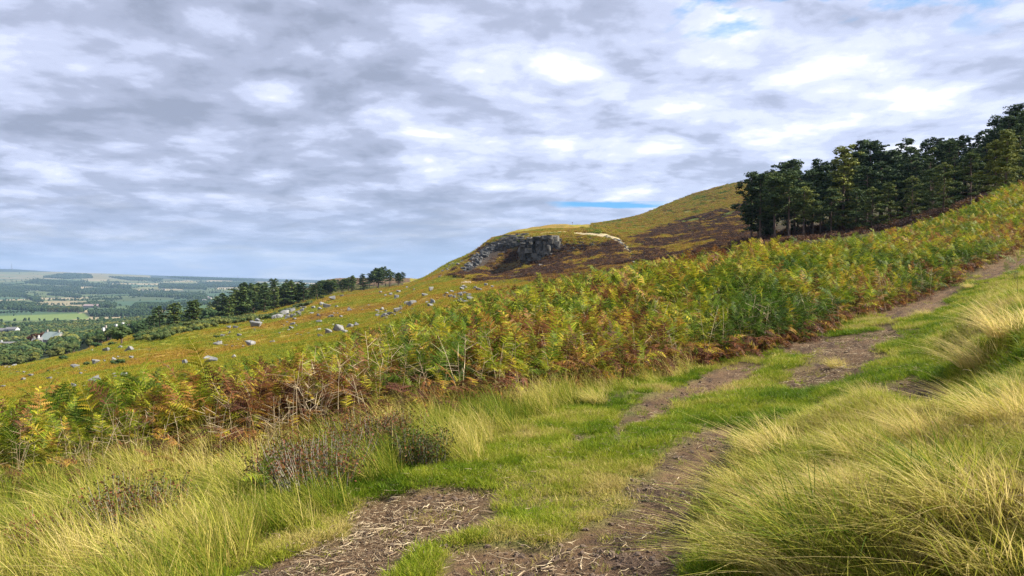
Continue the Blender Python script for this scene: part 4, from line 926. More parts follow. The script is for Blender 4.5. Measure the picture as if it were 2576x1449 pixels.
for (x, y, w, k_, lab) in [
 (830, 698, 36, 'b', 'tall block standing on the stone heap in the middle'), (875, 685, 42, 'b', 'square block beside the tall one on the heap'), (805, 722, 24, 'b', 'small block at the left of the heap'), (870, 728, 40, 'b', 'dark block under the square one'), (930, 730, 40, 'b', 'leaning block in the heap'), (1028, 750, 60, 'b', 'rounded pale boulder at the right end of the heap'), (985, 700, 45, 'b', 'pale block at the back of the heap'), (960, 765, 60, 'b', 'low block at the bottom of the heap'), (905, 770, 50, 's', 'slab at the bottom of the heap, left'), (990, 775, 50, 's', 'slab at the bottom of the heap, right'),
 (700, 672, 55, 'b', 'pale boulder left above the heap'), (640, 722, 60, 's', 'leaning slab left of the heap'), (705, 785, 72, 'b', 'big cube boulder at the bracken edge'), (660, 780, 30, 'b', 'dark companion of the big cube boulder'), (690, 812, 60, 's', 'slab under the big cube boulder'), (980, 652, 50, 'b', 'pale boulder under the path scar'), (960, 665, 50, 's', 'slab left under the path scar'), (1070, 655, 45, 'b', 'white block right of the path scar'), (1105, 668, 60, 's', 'grey slab beside the white block'), (1165, 632, 36, 'b', 'pale cube stone nearer the crag'), (1220, 640, 28, 'b', 'small pale stone right of the cube stone'),
 (1640, 468, 42, 'b', 'pale boulder below the foot of the crag'), (1320, 352, 34, 'b', 'pale stone alone on the grass under the left ledge'), (770, 560, 25, 'b', 'white stone on the orange slope, left of the scar'), (585, 562, 34, 'b', 'white stone in the upper stone trail'), (620, 558, 28, 'b', 'second white stone in the upper stone trail'), (555, 588, 30, 'b', 'lower stone of the upper stone trail'), (550, 662, 20, 'b', 'small white stone right of the pines'), (400, 735, 45, 'b', 'pale stone below the pines, left'), (490, 645, 26, 'b', 'white stone just under the pines')]:
    BL.append((*z3(x, y), w * .29296, k_, lab))
nb = 0
def put_rock(px, py, wpx, kind, lab, grp, dark=0.0, y0=48, name='boulder', sink=.14, cat='boulder'):
    wx, wy = land(px, py, height, y0, 1500); wz = float(height(np.array([wx]), np.array([wy]))[0])
    s = wpx / F * wy * 1.0
    me = random.choice(SLABS if kind == 's' else ROCKS)
    o_ = obj(name, me); hgt = max(v.co.z for v in me.vertices) - min(v.co.z for v in me.vertices)
    o_.scale = (s, s * random.uniform(.8, 1.1), s * random.uniform(.9, 1.25))
    o_.location = (wx, wy, wz + s * hgt * (.5 - sink)); o_.rotation_euler = (random.uniform(-.2, .2), random.uniform(-.25, .25), random.choice((0, math.pi)) + random.uniform(-.5, .5))
    tint_obj(o_, dark); tag(o_, lab, cat, grp); return o_
for (px, py, w, k_, lab) in BL: put_rock(px, py, w, k_, lab, 'boulders strewn over the slope')
def strew(poly, n, w0, w1, lab, grp, dark=(0, .3), kind='bs', cat='boulder'):
    nm_ = ('scree_block' if 'scree' in lab else 'rock') if cat == 'rock' else ('stone' if 'stone' in lab else 'boulder')
    poly = np.array(poly, float); lo, hi = poly.min(0), poly.max(0); c_ = 0
    while c_ < n:
        p = rng.uniform(lo, hi)
        if in_poly(np.array([p[0]]), np.array([p[1]]), poly)[0]:
            w = w0 * (w1 / w0) ** (rng.random() ** 1.6)
            put_rock(p[0], p[1], w, random.choice(kind), lab, grp, rng.uniform(*dark), name=nm_, cat='stone' if nm_ == 'stone' else cat); c_ += 1
for nm3, pl3, n3_ in (('at the bottom of the scree under the left ledge', [(1020, 500), (960, 505), (1030, 420), (1100, 430), (1110, 470)], 42), ('half way up the scree under the left ledge', [(1030, 420), (1100, 345), (1190, 350), (1170, 400), (1100, 440)], 42), ('in the scree right under the left ledge', [(1100, 345), (1150, 300), (1250, 260), (1300, 290), (1190, 370)], 36)):
    strew([z3(*p) for p in pl3], n3_, 6, 16, 'dark angular block ' + nm3, 'blocks in the scree under the crag', (.45, .95), 'bbs', 'rock')  # strong dark tint paints the shade lying on these scree blocks
strew([z3(*p) for p in [(790, 520), (830, 440), (960, 400), (1010, 420), (970, 470), (880, 500)]], 46, 3, 9, 'grey block in the small scree left of the crag', 'blocks in the small scree', (.05, .5), 'bs', 'rock')
strew([z3(*p) for p in [(500, 620), (520, 590), (700, 540), (900, 505), (1000, 520), (800, 545), (640, 580)]], 24, 2, 5, 'small pale stone in the trail under the small scree', 'stones in the upper stone trail')
strew([z2(*p) for p in [(960, 715), (1010, 660), (1200, 610), (1350, 640), (1290, 680), (1160, 700)]], 44, 4, 13, 'pale stone packed in the big boulder field below the pines', 'stones of the big boulder field')
strew([z2(*p) for p in [(0, 960), (400, 830), (900, 720), (1400, 680), (1900, 560), (2400, 480), (2300, 560), (1900, 700), (1500, 850), (900, 960), (300, 1080), (0, 1100)]], 79, 3, 8, 'small grey stone lying in the orange heath', 'small stones in the heath')
strew([z1(*p) for p in [(0, 1100), (500, 1010), (1300, 930), (1500, 1000), (1300, 1150), (700, 1250), (0, 1280)]], 44, 3, 9, 'small pale stone on the lower left slope', 'small stones on the lower left slope')

strew([z3(*p) for p in [(800, 720), (830, 680), (920, 700), (1000, 690), (1060, 740), (1020, 780), (880, 780)]], 26, 7, 15, 'grey block in the stone heap at the bracken edge', 'blocks of the stone heap', (0, .45), 'bbs', 'rock')
strew([z2(*p) for p in [(2070, 690), (2080, 640), (2200, 640), (2380, 570), (2480, 600), (2300, 670), (2180, 710)]], 22, 6, 13, 'grey block in the stone row left of the heap', 'blocks of the stone row', (0, .35), 'bs', 'rock')
# ------------------------------------------------------------------ crag
BLOCKS = [rock_mesh(760 + i, 1, 1, 1, 26, .95, M_crag) for i in range(8)]
crag_y = 286
crag = empty('crag', (22, crag_y + 8, float(height(np.array([22.]), np.array([crag_y + 8.]))[0]))); tag(crag, 'dark gritstone quarry crag with a sheer buttress under the hill crest', 'crag')
inv_crag = np.array(crag.location)
def block(x, y, z, sx, sy, sz, rz, dark, name='rock_block', lab=None):
    o_ = obj(name, random.choice(BLOCKS), crag); o_.location = (x - inv_crag[0], y - inv_crag[1], z - inv_crag[2]); o_.scale = (sx, sy, sz)
    o_.rotation_euler = (random.uniform(-.06, .06), random.uniform(-.06, .06), rz); tint_obj(o_, dark)
    if lab: o_['label'] = lab
    return o_
def at(px, Y): return (px - 1288) / F * Y
def zrow(py, Y): return EYE - (py - HZ) / F * Y
# main buttress: tall columns, layout x 1312..1402
cols = [(1314, 650, 612), (1322, 660, 603), (1331, 664, 598), (1340, 667, 596), (1349, 668, 595), (1358, 668, 594), (1367, 664, 593), (1376, 655, 592), (1384, 645, 592), (1393, 636, 594), (1402, 628, 598)]
for i, (px, b0, t0) in enumerate(cols):
    Yc = 290 + 1.2 * math.sin(i * 2.3) - (2.0 if 3 < i < 9 else 0); yy = b0 + 4
    while yy > t0 + 1:
        hgt = rng.uniform(6, 17); top_ = max(yy - hgt, t0); w = rng.uniform(8, 15) / F * Yc * 1.35
        h_ = (yy - top_) / F * Yc
        block(at(px + rng.normal(0, 2.2), Yc), Yc + 2.2 + rng.normal(0, .8) + (yy - b0) * -.02, zrow((yy + top_) / 2, Yc), w, 6, h_ * 1.22, rng.normal(0, .13), .25 + .55 * rng.random() if i < 7 else rng.uniform(.05, .5))
        yy = top_
for px_f, b_f, t_f in ((1325, 655, 604), (1345, 662, 598), (1365, 658, 596), (1385, 640, 596)):
    block(at(px_f, 293), 296, zrow((b_f + t_f) / 2, 293), 4.6, 6, (b_f - t_f) / F * 293 * 1.15, rng.normal(0, .1), .6)
block(at(1381, 288), 290.5, zrow(613, 288), 5.6, 5, 7.0, .25, 0, lab='pale smooth face at the top right of the buttress')
block(at(1398, 288), 290.5, zrow(608, 288), 3.2, 4, 5.0, -.1, 0)
# ledge to the left and rubble to the right
for (x0, y0, x1, y1, nn, w0, w1, dk) in ((1185, 655, 1225, 628, 22, 5, 13, .4), (1205, 640, 1262, 606, 40, 6, 15, .45), (1250, 614, 1320, 603, 50, 8, 21, .3), (1400, 650, 1470, 615, 40, 4, 13, .55), (1440, 600, 1500, 612, 20, 5, 14, .4), (1530, 605, 1590, 640, 26, 4, 11, .45), (1240, 622, 1300, 612, 22, 6, 16, .5), (1268, 604, 1318, 600, 12, 12, 24, 0), (1390, 612, 1420, 640, 26, 5, 12, .4), (1405, 600, 1450, 640, 34, 4, 12, .4), (1488, 612, 1530, 628, 18, 6, 13, .5), (1355, 672, 1395, 640, 14, 4, 9, .5), (1320, 676, 1360, 668, 12, 4, 9, .3)):
    for k in range(nn):
        t = rng.random(); px = x0 + (x1 - x0) * t + rng.normal(0, 3); py = y0 + (y1 - y0) * t + rng.normal(0, 5 if w1 > 12 else 9)
        wx, wy = land(px, py, height, 220, 600); wz = float(height(np.array([wx]), np.array([wy]))[0]); w = rng.uniform(w0, w1) / F * wy
        block(wx, wy, wz + w * .1, w, w * .8, w * rng.uniform(.25, .5), rng.uniform(-.6, .6), np.clip(rng.normal(dk + .15, .3), 0, .95), 'ledge_block')
# low wall of stones stepping down beside the hill path
for k in range(44):
    t = k / 43; px = np.interp(t, [0, .35, .7, 1], [1520, 1556, 1588, 1594]); py = np.interp(t, [0, .35, .7, 1], [596, 606, 634, 662])
    o_ = put_rock(px + rng.normal(0, 1.5), py + rng.normal(0, 1.5), rng.uniform(5, 9), 's', 'pale stone in the low wall curving down beside the hill path', 'stones of the low wall by the hill path', 0, 150, 'wall_stone', cat='stone')
# pale outcrops on the far plateau and knoll
for (x0, y0, x1, y1, nn, w0, w1, lab, d0) in ((740, 703, 800, 699, 8, 5, 10, 'pale outcrop on the distant plateau edge', 600), (868, 696, 900, 693, 6, 5, 12, 'rock on the dark edge of the distant plateau', 600), (812, 698, 835, 696, 4, 4, 8, 'isolated outcrop on the distant plateau skyline', 600), (655, 745, 682, 742, 10, 5, 10, 'pale blocky rock in the face of the heather knoll', 380)):
    for k in range(nn):
        px = rng.uniform(x0, x1); put_rock(px, np.interp(px, [x0, x1], [y0, y1]) + rng.uniform(0, 5), rng.uniform(w0, w1), 'b', lab, lab + 's', rng.uniform(0, .5), d0, 'outcrop_rock', 0, 'rock')

# ------------------------------------------------------------------ trees
def puff(mb, c_, rad, n_, size, flat=.45, up=.5):
    """a clump of small leaf faces around a point"""
    d = rng.normal(0, 1, (n_, 3)); d /= np.linalg.norm(d, axis=1)[:, None]; d[:, 2] = np.abs(d[:, 2]) * np.where(rng.random(n_) < .75, 1, -1)
    p = np.array(c_) + d * np.array([rad, rad, rad * flat]) * rng.uniform(.55, 1.05, n_)[:, None]
    u = rng.normal(0, 1, (n_, 3)); u[:, 2] *= .5; u /= np.linalg.norm(u, axis=1)[:, None]
    nrm = d + np.array([0, 0, up]) + rng.normal(0, .45, (n_, 3)); v = np.cross(nrm, u); v /= np.linalg.norm(v, axis=1)[:, None] + 1e-9
    s_ = size * rng.uniform(.6, 1.4, n_)[:, None]
    V = np.stack([p - u * s_, p + v * s_ * .75, p + u * s_, p - v * s_ * .75], 1).reshape(-1, 3)
    mb.add(V, [np.arange(n_)[:, None] * 4 + np.arange(4)[None]], np.repeat(np.clip(rng.normal(.5, .22) + .25 * d[:, 2], 0, 1), 4))
def core(mb, c_, rad, flat):  # added filler blob, toned dark for the shade inside foliage
    V = []; 
    for la in (-.9, -.3, .4, 1.0):
        for k in range(7):
            a = k / 7 * 6.283 + la; q = math.cos(la) * rad * rng.uniform(.85, 1.1); V.append((c_[0] + q * math.cos(a), c_[1] + q * math.sin(a), c_[2] + math.sin(la) * rad * flat))
    V += [(c_[0], c_[1], c_[2] + rad * flat)]; Fq = np.array([[l * 7 + k, l * 7 + (k + 1) % 7, (l + 1) * 7 + (k + 1) % 7, (l + 1) * 7 + k] for l in range(3) for k in range(7)]); Ft = np.array([[21 + k, 21 + (k + 1) % 7, 28] for k in range(7)])
    mb.add(V, [Fq, Ft], .1)
def pine(seed, h=12., bare=.42, wdt=2.6, npad=34, leafn=110, size=.13, conical=0.):
    g = random.Random(seed); tr = MB(); cr = MB(); bx, by = g.uniform(-.6, .6), g.uniform(-.6, .6)
    def tp(t): return np.array([bx * math.sin(t * 2.2), by * math.sin(t * 1.7), h * t])
    tr.tube([tp(t) for t in (0, .15, .3, .5, .7, .85, .97)], (.24, .19, .17, .14, .1, .06, .03), 6)
    ax, ay = g.uniform(-.5, .5), g.uniform(-.5, .5)          # lopsided crown
    for k in range(npad):
        t = bare + (1 - bare) * ((k + g.random()) / npad) ** .85; q = (t - bare) / (1 - bare)
        prof = (max(1 - q, 0) ** (.45 + conical * 1.6)) * min(1, .45 + q * 3.0) * .95 + .12
        a = k * 2.4 + g.uniform(-.9, .9); L = wdt * prof * g.uniform(.35, 1.25) * (1 + .35 * (ax * math.cos(a) + ay * math.sin(a)))
        b0_ = tp(t); e = b0_ + np.array([math.cos(a) * L, math.sin(a) * L, L * g.uniform(-.12, .35)])
        tr.tube([b0_, (b0_ + e) / 2 + np.array([0, 0, -.08 * L]), e], (.055, .04, .02), 3, .5, 0, False)
        rp = g.uniform(.45, 1.2) * (1 - .3 * q) * wdt / 2.6
        puff(cr, e, rp, int(leafn * rp), size, g.uniform(.35, .75))
        if L > 1.3: puff(cr, b0_ + (e - b0_) * g.uniform(.4, .65), rp * .75, int(leafn * .5), size, .55)
        for _ in range(2):
            e2 = e + rng.normal(0, .55, 3) * np.array([1, 1, .5]); puff(cr, e2, rp * .5, int(leafn * .3), size, .6)
        core(cr, e - np.array([0, 0, .05]), rp * .5, .4)
    for _ in range(3): puff(cr, tp(1.0) + rng.normal(0, .3, 3), .55, leafn // 2, size, .8)
    for k in range(4):                                       # dead snags on the bare trunk
        t = bare * g.uniform(.5, 1.0); a = g.uniform(0, 6.28); L = g.uniform(.5, 1.4); p0 = tp(t)
        tr.tube([p0, p0 + np.array([math.cos(a) * L, math.sin(a) * L, g.uniform(-.2, .3)])], (.03, .01), 3, .5, 0, False)
    return tr.mesh('trunk', [M_bark]), cr.mesh('crown', [M_pine])
PINES = [pine(800, 13, .40, 2.8), pine(801, 14, .32, 2.7, 36), pine(802, 12, .42, 3.2, 30), pine(803, 13, .10, 3.1, 38), pine(804, 14, .20, 3.3, 38), pine(805, 12, .05, 2.8, 40, 110, .13, .25), pine(806, 13, .25, 2.9, 32), pine(807, 14, .12, 2.5, 34, 110, .13, .1)]
PH = [13, 14, 12, 13, 14, 12, 13, 14]
PL = [pine(820, 12, .40, 3.0, 20, 34, .26), pine(821, 12, .25, 3.0, 22, 34, .26), pine(822, 12, .05, 3.1, 24, 34, .26, .1)]
def pine_tree(x, y, h, t, v, lab, grp, far=False, wide=1.0, cat='pine tree', z=None):
    z = float(height(np.array([x]), np.array([y]))[0]) if z is None else z
    m_ = (PL if far else PINES)[v]; s = h / (12 if far else PH[v])
    e = empty('pine_tree', (x, y, z - .25), random.uniform(0, 6.28), (s * wide, s * wide, s)); tag(e, lab, cat, grp)
    tint_obj(obj('trunk', m_[0], e), t); tint_obj(obj('crown', m_[1], e), t); return e
ORD = ['first', 'second', 'third', 'fourth', 'fifth', 'sixth', 'seventh', 'eighth', 'ninth', 'tenth', 'eleventh', 'twelfth', 'thirteenth', 'fourteenth', 'fifteenth', 'sixteenth', 'seventeenth', 'eighteenth', 'nineteenth', 'twentieth']
# the dark plantation on the right; tops follow the outline seen against the sky
topx = [1860, 1882, 1905, 1960, 2000, 2050, 2070, 2110, 2160, 2180, 2210, 2260, 2330, 2365, 2400, 2425, 2455, 2480, 2520, 2560, 2600, 2800]
topy = [470, 434, 432, 410, 405, 420, 398, 372, 362, 352, 356, 358, 343, 345, 342, 322, 338, 328, 292, 270, 260, 240]
def wood_tree(px, Y, dtop, t, v, lab, grp, wide=1.0):
    x = at(px, Y); z = float(height(np.array([x]), np.array([Y]))[0]); top_z = zrow(np.interp(px, topx, topy) + dtop, Y)
    return pine_tree(x, Y, min(max(top_z - z, 7), 20), t, v, lab, grp, False, wide, z=z)
front_row = [(1888, 140, 2, .1, 1, 'slim dark pine at the left end of the right-hand wood'), (1912, 138, 10, .15, 4, 'second pine from the left end of the right-hand wood'), (1950, 134, 22, .45, 0, 'grey-green pine with spreading crown over bare trunks'),
 (1985, 132, 28, .5, 2, 'broad grey-green pine with tall bare trunk'), (2020, 130, 60, .75, 0, 'lower lit pine on clear bare trunks right of the broad one'), (2045, 134, 80, .5, 2, 'small pine leaning right over the wood floor'), (2118, 138, 2, 1.0, 5, 'olive-brown conical larch-like tree rising in the wood'),
 (2090, 128, 90, .35, 4, 'dark pine in the front row left of the olive tree'), (2150, 126, 110, .35, 3, 'pine with branches to the ground in mid front row'), (2190, 122, 150, .55, 3, 'low lit pine in front of the wood floor'), (2235, 122, 160, .65, 5, 'small grey-green pine low at the front'), (2290, 118, 120, .6, 3, 'light green pine in front right of the middle'),
 (2345, 112, 130, .45, 4, 'dark pine above the bracken brow'), (2370, 106, 110, .6, 3, 'bushy pine half way to the right edge'), (2440, 100, 80, .5, 4, 'dark bushy pine by the bracken shoulder'), (2500, 96, 65, .85, 3, 'bright green sunlit pine near the right edge'), (2535, 96, 52, .95, 4, 'largest sunlit pine at the right edge'), (2585, 90, 60, .5, 3, 'pine cut by the right edge of the picture'), (2525, 84, 160, .8, 5, 'small pale pine at the foot of the sunlit one')]
for (px, Y, dt, t, v, lab) in front_row: wood_tree(px, Y, dt, t, v, lab, 'pines at the front of the right-hand wood', 1.15)  # pines called lit carry the sun as a lighter needle tint
row = 0
for row, (Y0, dt0, n_, nm) in enumerate(((146, 40, 22, 'second'), (156, 16, 24, 'third'), (170, 2, 26, 'skyline'))):
    for k in range(n_):
        px = 1895 + (2690 - 1895) * (k + rng.uniform(.1, .9)) / n_; Y = Y0 * (1 - .18 * (px - 1895) / 700) + rng.uniform(-4, 4)
        where = words(px, [(2050, 'left end'), (2220, 'by the olive tree'), (2400, 'middle'), (9999, 'right end')])
        wood_tree(px, Y, dt0 + rng.choice((-6, 0, 6, 14, 26)) + rng.uniform(-4, 6), np.clip(rng.normal(.18, .14), 0, .6), random.choice((0, 1, 2, 4, 3, 6, 7, 6)), f'dark pine, {nm} row of the right-hand wood, {where}', 'dark pines in the depth of the right-hand wood', 1.1)
# dark undergrowth shrubs at the wood's foot
# pines on the left shoulder
def tuft_of_pines(n_, bx, by, tx, ty, dz, t0, lab, grp, y0=150, vs=(0, 1, 2), row=14, wide=1.5):
    xs = np.sort(rng.uniform(bx[0], bx[-1], n_))
    for k, px in enumerate(xs):
        by_ = np.interp(px, bx, by) - rng.random() ** 1.5 * row; wx, wy = land(px, by_, height, y0, 900)
        while wy > 890 and by_ < 900: by_ += 3; wx, wy = land(px, by_, height, y0, 900)
        wz = float(height(np.array([wx]), np.array([wy]))[0]); tp_ = zrow(np.interp(px, tx, ty) + rng.uniform(*dz), wy)
        h = min(max(tp_ - wz, 7), 19)
        lb = lab.replace('#', ORD[min(k, 19)]) if k < 20 else lab.replace('# pine from left', 'pine').replace('# pine from the left', 'pine')
        pine_tree(wx, wy, h, np.clip(t0 + rng.normal(0, .2), 0, 1), random.choice(vs), lb, grp, True, wide, z=wz)
tuft_of_pines(20, [925, 1016], [726, 719], [925, 940, 955, 975, 990, 1016], [694, 680, 673, 673, 684, 692], (-2, 6), .15, '# pine from left in the bare-trunked clump on the shoulder', 'pines of the bare-trunked clump', 250, (0, 0, 1), 7)
tuft_of_pines(26, [800, 935], [747, 728], [820, 860, 900, 925], [712, 702, 696, 694], (-5, 5), .3, '# pine from the left in the belt left of the bare-trunked clump', 'pines of the middle belt', 220, (0, 1, 1, 2), 14, 1.8)
tuft_of_pines(34, [690, 830], [778, 745], [690, 720, 745, 780, 830], [730, 716, 712, 725, 712], (-6, 8), .35, '# pine from left in the dark belt above the boulder field', 'pines above the boulder field', 240, (1, 2, 2), 14, 1.8)
tuft_of_pines(44, [515, 690], [806, 785], [515, 540, 580, 620, 690], [748, 738, 728, 722, 716], (-2, 30), .45, '# pine from the left in the big left-hand pine wood', 'pines of the big left-hand wood', 235, (1, 2, 2, 2), 24, 1.55)
tuft_of_pines(30, [350, 530], [842, 806], [350, 400, 450, 520], [806, 795, 785, 770], (-2, 16), .35, '# pine from the left in the row running down to the houses', 'pines of the row running down to the houses', 180, (0, 1, 2), 10, 1.5)
tuft_of_pines(16, [600, 745], [722, 722], [600, 650, 690, 745], [716, 712, 700, 702], (-1, 5), .3, '# pine from the left on the far ridge behind the heather knoll', 'pines on the far ridge', 420, (1, 2), 4)

def broad(seed, h=11., wdt=4.5, nl=11, leafn=90, size=.42):
    g = random.Random(seed); tr = MB(); cr = MB()
    tr.tube([(0, 0, 0), (0.1, 0, h * .25), (0, .1, h * .6)], (.35, .28, .1), 5)
    for k in range(nl):
        a = g.uniform(0, 6.28); q = wdt * .62 * math.sqrt(g.random()); zc = h * g.uniform(.38, .78) ; zc = min(zc, h * (.84 - .22 * (q / wdt)))
        c_ = (math.cos(a) * q, math.sin(a) * q, zc); rd = wdt * g.uniform(.34, .5); puff(cr, c_, rd, leafn, size, .8, .2); core(cr, c_, rd * .8, .8)
        tr.tube([(0, 0, h * .3), c_], (.12, .05), 3, .5, 0, False)
    return tr.mesh('trunk', [M_bark]), cr.mesh('crown', [M_broad])
BRO = [broad(900 + i) for i in range(4)] + [broad(910, 13, 2.4, 12, 80, .35)]
def join_meshes(a_, c_, name):
    bm = bmesh.new(); bm.from_mesh(a_); bm.from_mesh(c_); me = bpy.data.meshes.new(name); bm.to_mesh(me); bm.free(); return me
BLO = []
for i in range(5):
    mb = MB(); g = random.Random(950 + i)
    for k in range(6):
        a = g.uniform(0, 6.28); q = g.uniform(0, 2.6); c_ = (math.cos(a) * q, math.sin(a) * q, g.uniform(3.5, 7.5)); puff(mb, c_, 2.4, 26, .8, .8, .2); core(mb, c_, 2.0, .85)
    core(mb, (0, 0, 2.5), 2.5, .9)
    BLO.append(mb.mesh('woodland_tree', [M_broad]))
C_bro = proto_coll('woodland_trees', BLO)
def broad_tree(x, y, h, t, v, lab, grp, wide=1.0, cat='tree', name='broadleaf_tree'):
    z = float(height(np.array([x]), np.array([y]))[0]); s = h / (13 if v == 4 else 11)
    e = empty(name, (x, y, z - .3), random.uniform(0, 6.28), (s * wide, s * wide, s)); tag(e, lab, cat, grp)
    tint_obj(obj('trunk', BRO[v][0], e), .3); tint_obj(obj('crown', BRO[v][1], e), t); return e
# wood below the moor: nearest trees one by one, the rest as woodland
x, y, rr_, t = polar_samples(16000, 170, 1900, 1.0, -R(36), -R(17)); z = height(x, y); px, py = proj(x, y, z)
k = lower_wood(x, y, px, py); hs = [(110, 890, 30), (205, 865, 34), (480, 822, 60), (265, 835, 10), (415, 826, 24), (450, 824, 20)]
for hx, hy, hw in hs: k &= ~((abs(px - hx) < hw * .55) & (py > hy - 8) & (py < hy + 30) & (rr_ < 800))
x, y, z, rr_, px, py = [v[k] for v in (x, y, z, rr_, px, py)]
sz = rng.uniform(.6, 1.15, len(x)) * np.interp(rr_, [330, 420, 620], [.42, .6, 1]); tn = np.clip(.42 + (fbm(x / 60, y / 60, 301, 3) - .5) * 1.1 + rng.normal(0, .12, len(x)), 0, .74)
o1 = np.argsort(rr_)[:230]
def bearing_word(p): return words(p, [(60, 'at the left edge'), (130, 'round the gabled house'), (220, 'near the green-roofed house'), (300, 'below the orange spur'), (9999, 'under the row of pines')])
for i in o1:
    kind = words(tn[i], [(.25, 'dark green'), (.45, 'mid green'), (.6, 'olive'), (9, 'yellowing')])
    d_ = words(rr_[i], [(260, 'at the rim of the moor'), (340, 'in the near wood'), (9999, 'deeper in the valley wood')])
    broad_tree(x[i], y[i], 10.5 * sz[i], tn[i], random.randrange(4), f'{kind} tree {d_} {bearing_word(px[i])}', 'trees of the wood below the moor')
mk = np.ones(len(x), bool); mk[o1] = False; n = mk.sum()
scatter('valley_wood', C_bro, np.stack([x, y, z - .5], 1)[mk], euler(n, 0), sz[mk] * 1.15, tn[mk], rng.integers(0, 5, n), 'dense mixed wood filling the near valley below the moor', 'wood')
for (px_s, py_s, hh, tt_, vv, lab, wd) in [(90, 895, 15, 1.0, 0, 'dark red copper beech beside the gabled house', 1.5), (172, 893, 9, .55, 1, 'olive bushy tree between the two houses', 1.4), (174, 862, 13, .9, 4, 'bright yellow narrow conifer right of the green-roofed house', .9), (50, 888, 8, .86, 1, 'yellow-green small tree left of the gabled house', 1.0), (70, 852, 9, .86, 2, 'bright yellow tree behind the copper beech', .9), (305, 868, 7, .45, 2, 'grey-green scrubby tree at the foot of the orange spur', 1.3), (325, 858, 7, .3, 3, 'dark scrub tree beside the fallen trunk', 1.2), (412, 810, 10, 1.0, 1, 'dark red tree left of the white cottages', 1.2), (330, 818, 11, .98, 1, 'purple-leaved tree at the right of the white cottages', 1.3)]:
    pass
SPEC = [(97, 902, 600, 19, 1.0, 0, 'dark red copper beech beside the gabled house', 1.35), (174, 866, 600, 13, .9, 4, 'bright yellow narrow conifer right of the green-roofed house', .9), (50, 888, 620, 9, .84, 1, 'yellow-green small tree left of the gabled house', 1.0), (72, 862, 700, 12, .84, 2, 'bright yellow-green tree behind the copper beech', .9), (305, 868, 175, 5.5, .45, 2, 'grey-green scrubby tree at the foot of the orange spur', 1.3), (268, 845, 420, 8, 1.0, 1, 'dark red tree left of the white cottages', 1.3), (330, 828, 430, 9, .99, 1, 'purple-leaved tree right of the white cottages', 1.4)]
for (px_s, py_s, Y_, hh, tt_, vv, lab, wd) in SPEC: broad_tree(at(px_s, Y_), Y_, hh, tt_, vv, lab, 'coloured trees around the houses', wd)
# small round bushes on the slope
BUSHM = []
for i in range(3):
    mb = MB()
    for k in range(7): c_ = (rng.normal(0, .45), rng.normal(0, .45), rng.uniform(.3, .9)); puff(mb, c_, .6, 90, .07, .8, .3); core(mb, c_, .42, .8)
    BUSHM.append(mb.mesh('bush', [M_broad]))
for (px, py, w, t, lab) in [(299, 918, 25, .35, 'round green gorse bush alone on the lower slope'), (215, 918, 14, .5, 'little olive bush left of the round one'), (243, 874, 24, .25, 'grey-green bush at the rim of the wood'), (280, 868, 14, .4, 'small bush above the rim of the wood'), (455, 835, 14, .1, 'dark small conifer-like bush under the pine row'), (545, 850, 13, .4, 'small grey bush in the heath above the long slab'), (160, 905, 20, .25, 'low grey bush at the wood rim, left'), (1150, 697, 9, .15, 'small dark bush at the edge of the crag shadow'), (120, 935, 8, .3, 'tiny bush near the left edge of the slope')]:
    wx, wy = land(px, py, height, 48, 700); wz = float(height(np.array([wx]), np.array([wy]))[0]); s = w / F * wy / 1.9
    o_ = obj('round_bush', random.choice(BUSHM)); o_.location = (wx, wy, wz - .1 * s); o_.scale = (s, s, s); o_.rotation_euler = (0, 0, random.uniform(0, 6)); tint_obj(o_, t); tag(o_, lab, 'bush')
# green scrub fringe along the foot of the pines
x, y, rr_, t = polar_samples(6000, 120, 420, 1.2, -R(27), -R(8)); z = height(x, y); px, py = proj(x, y, z)
k = in_poly(px, py, [(340, 862), (360, 838), (520, 806), (620, 800), (700, 790), (760, 765), (790, 762), (700, 800), (560, 818), (400, 858)]) & (fbm(x / 9, y / 9, 311, 2) > .45)
x, y, z = x[k], y[k], z[k]; n = len(x); C_bush = proto_coll('scrub_bushes', BUSHM)
scatter('scrub_fringe', C_bush, np.stack([x, y, z], 1), euler(n, 0), rng.uniform(.5, 1.3, n), np.clip(rng.normal(.55, .15, n), 0, .8), rng.integers(0, 3, n), 'low green scrub along the foot of the pines', 'scrub')
# right-hand wood floor undergrowth
x, y, rr_, t = polar_samples(1200, 118, 190, 1.0, R(16), R(37)); z = height(x, y); px, py = proj(x, y, z); n = len(x)
UG = (x, y, z, n)

# far woods, hedges and field trees
x, y, rr_, t = polar_samples(150000, 1500, 11500, .9, -R(36), R(2)); z = height(x, y); px, py = proj(x, y, z)
fid, fe = fields(x, y); wm = wood_mask(px, py); u = rng.uniform(0, 1, len(x))
hedge = (fe < .022) & (u < .7) & (rr_ < 9000); lone = (u > .9985)
k = (wm | hedge | lone | ((fbm(x / 260, y / 160, 321, 3) > .74) & (rr_ < 8500))) & (px < 1000) & ~((py > 785) & (py < 806) & (px < 225) & ~lone)
x, y, z, rr_, wm = [v[k] for v in (x, y, z, rr_, wm)]; n = len(x)
scatter('far_woods', C_bro, np.stack([x, y, z - 1], 1), euler(n, 0), rng.uniform(.7, 1.3, n) * np.where(wm, 1.25, .85) * np.interp(rr_, [1500, 9000], [1, 1.5]), np.clip(rng.normal(.22, .14, n), 0, .6), rng.integers(0, 5, n), 'dark woods, hedges and copses spread over the far valley', 'woods')
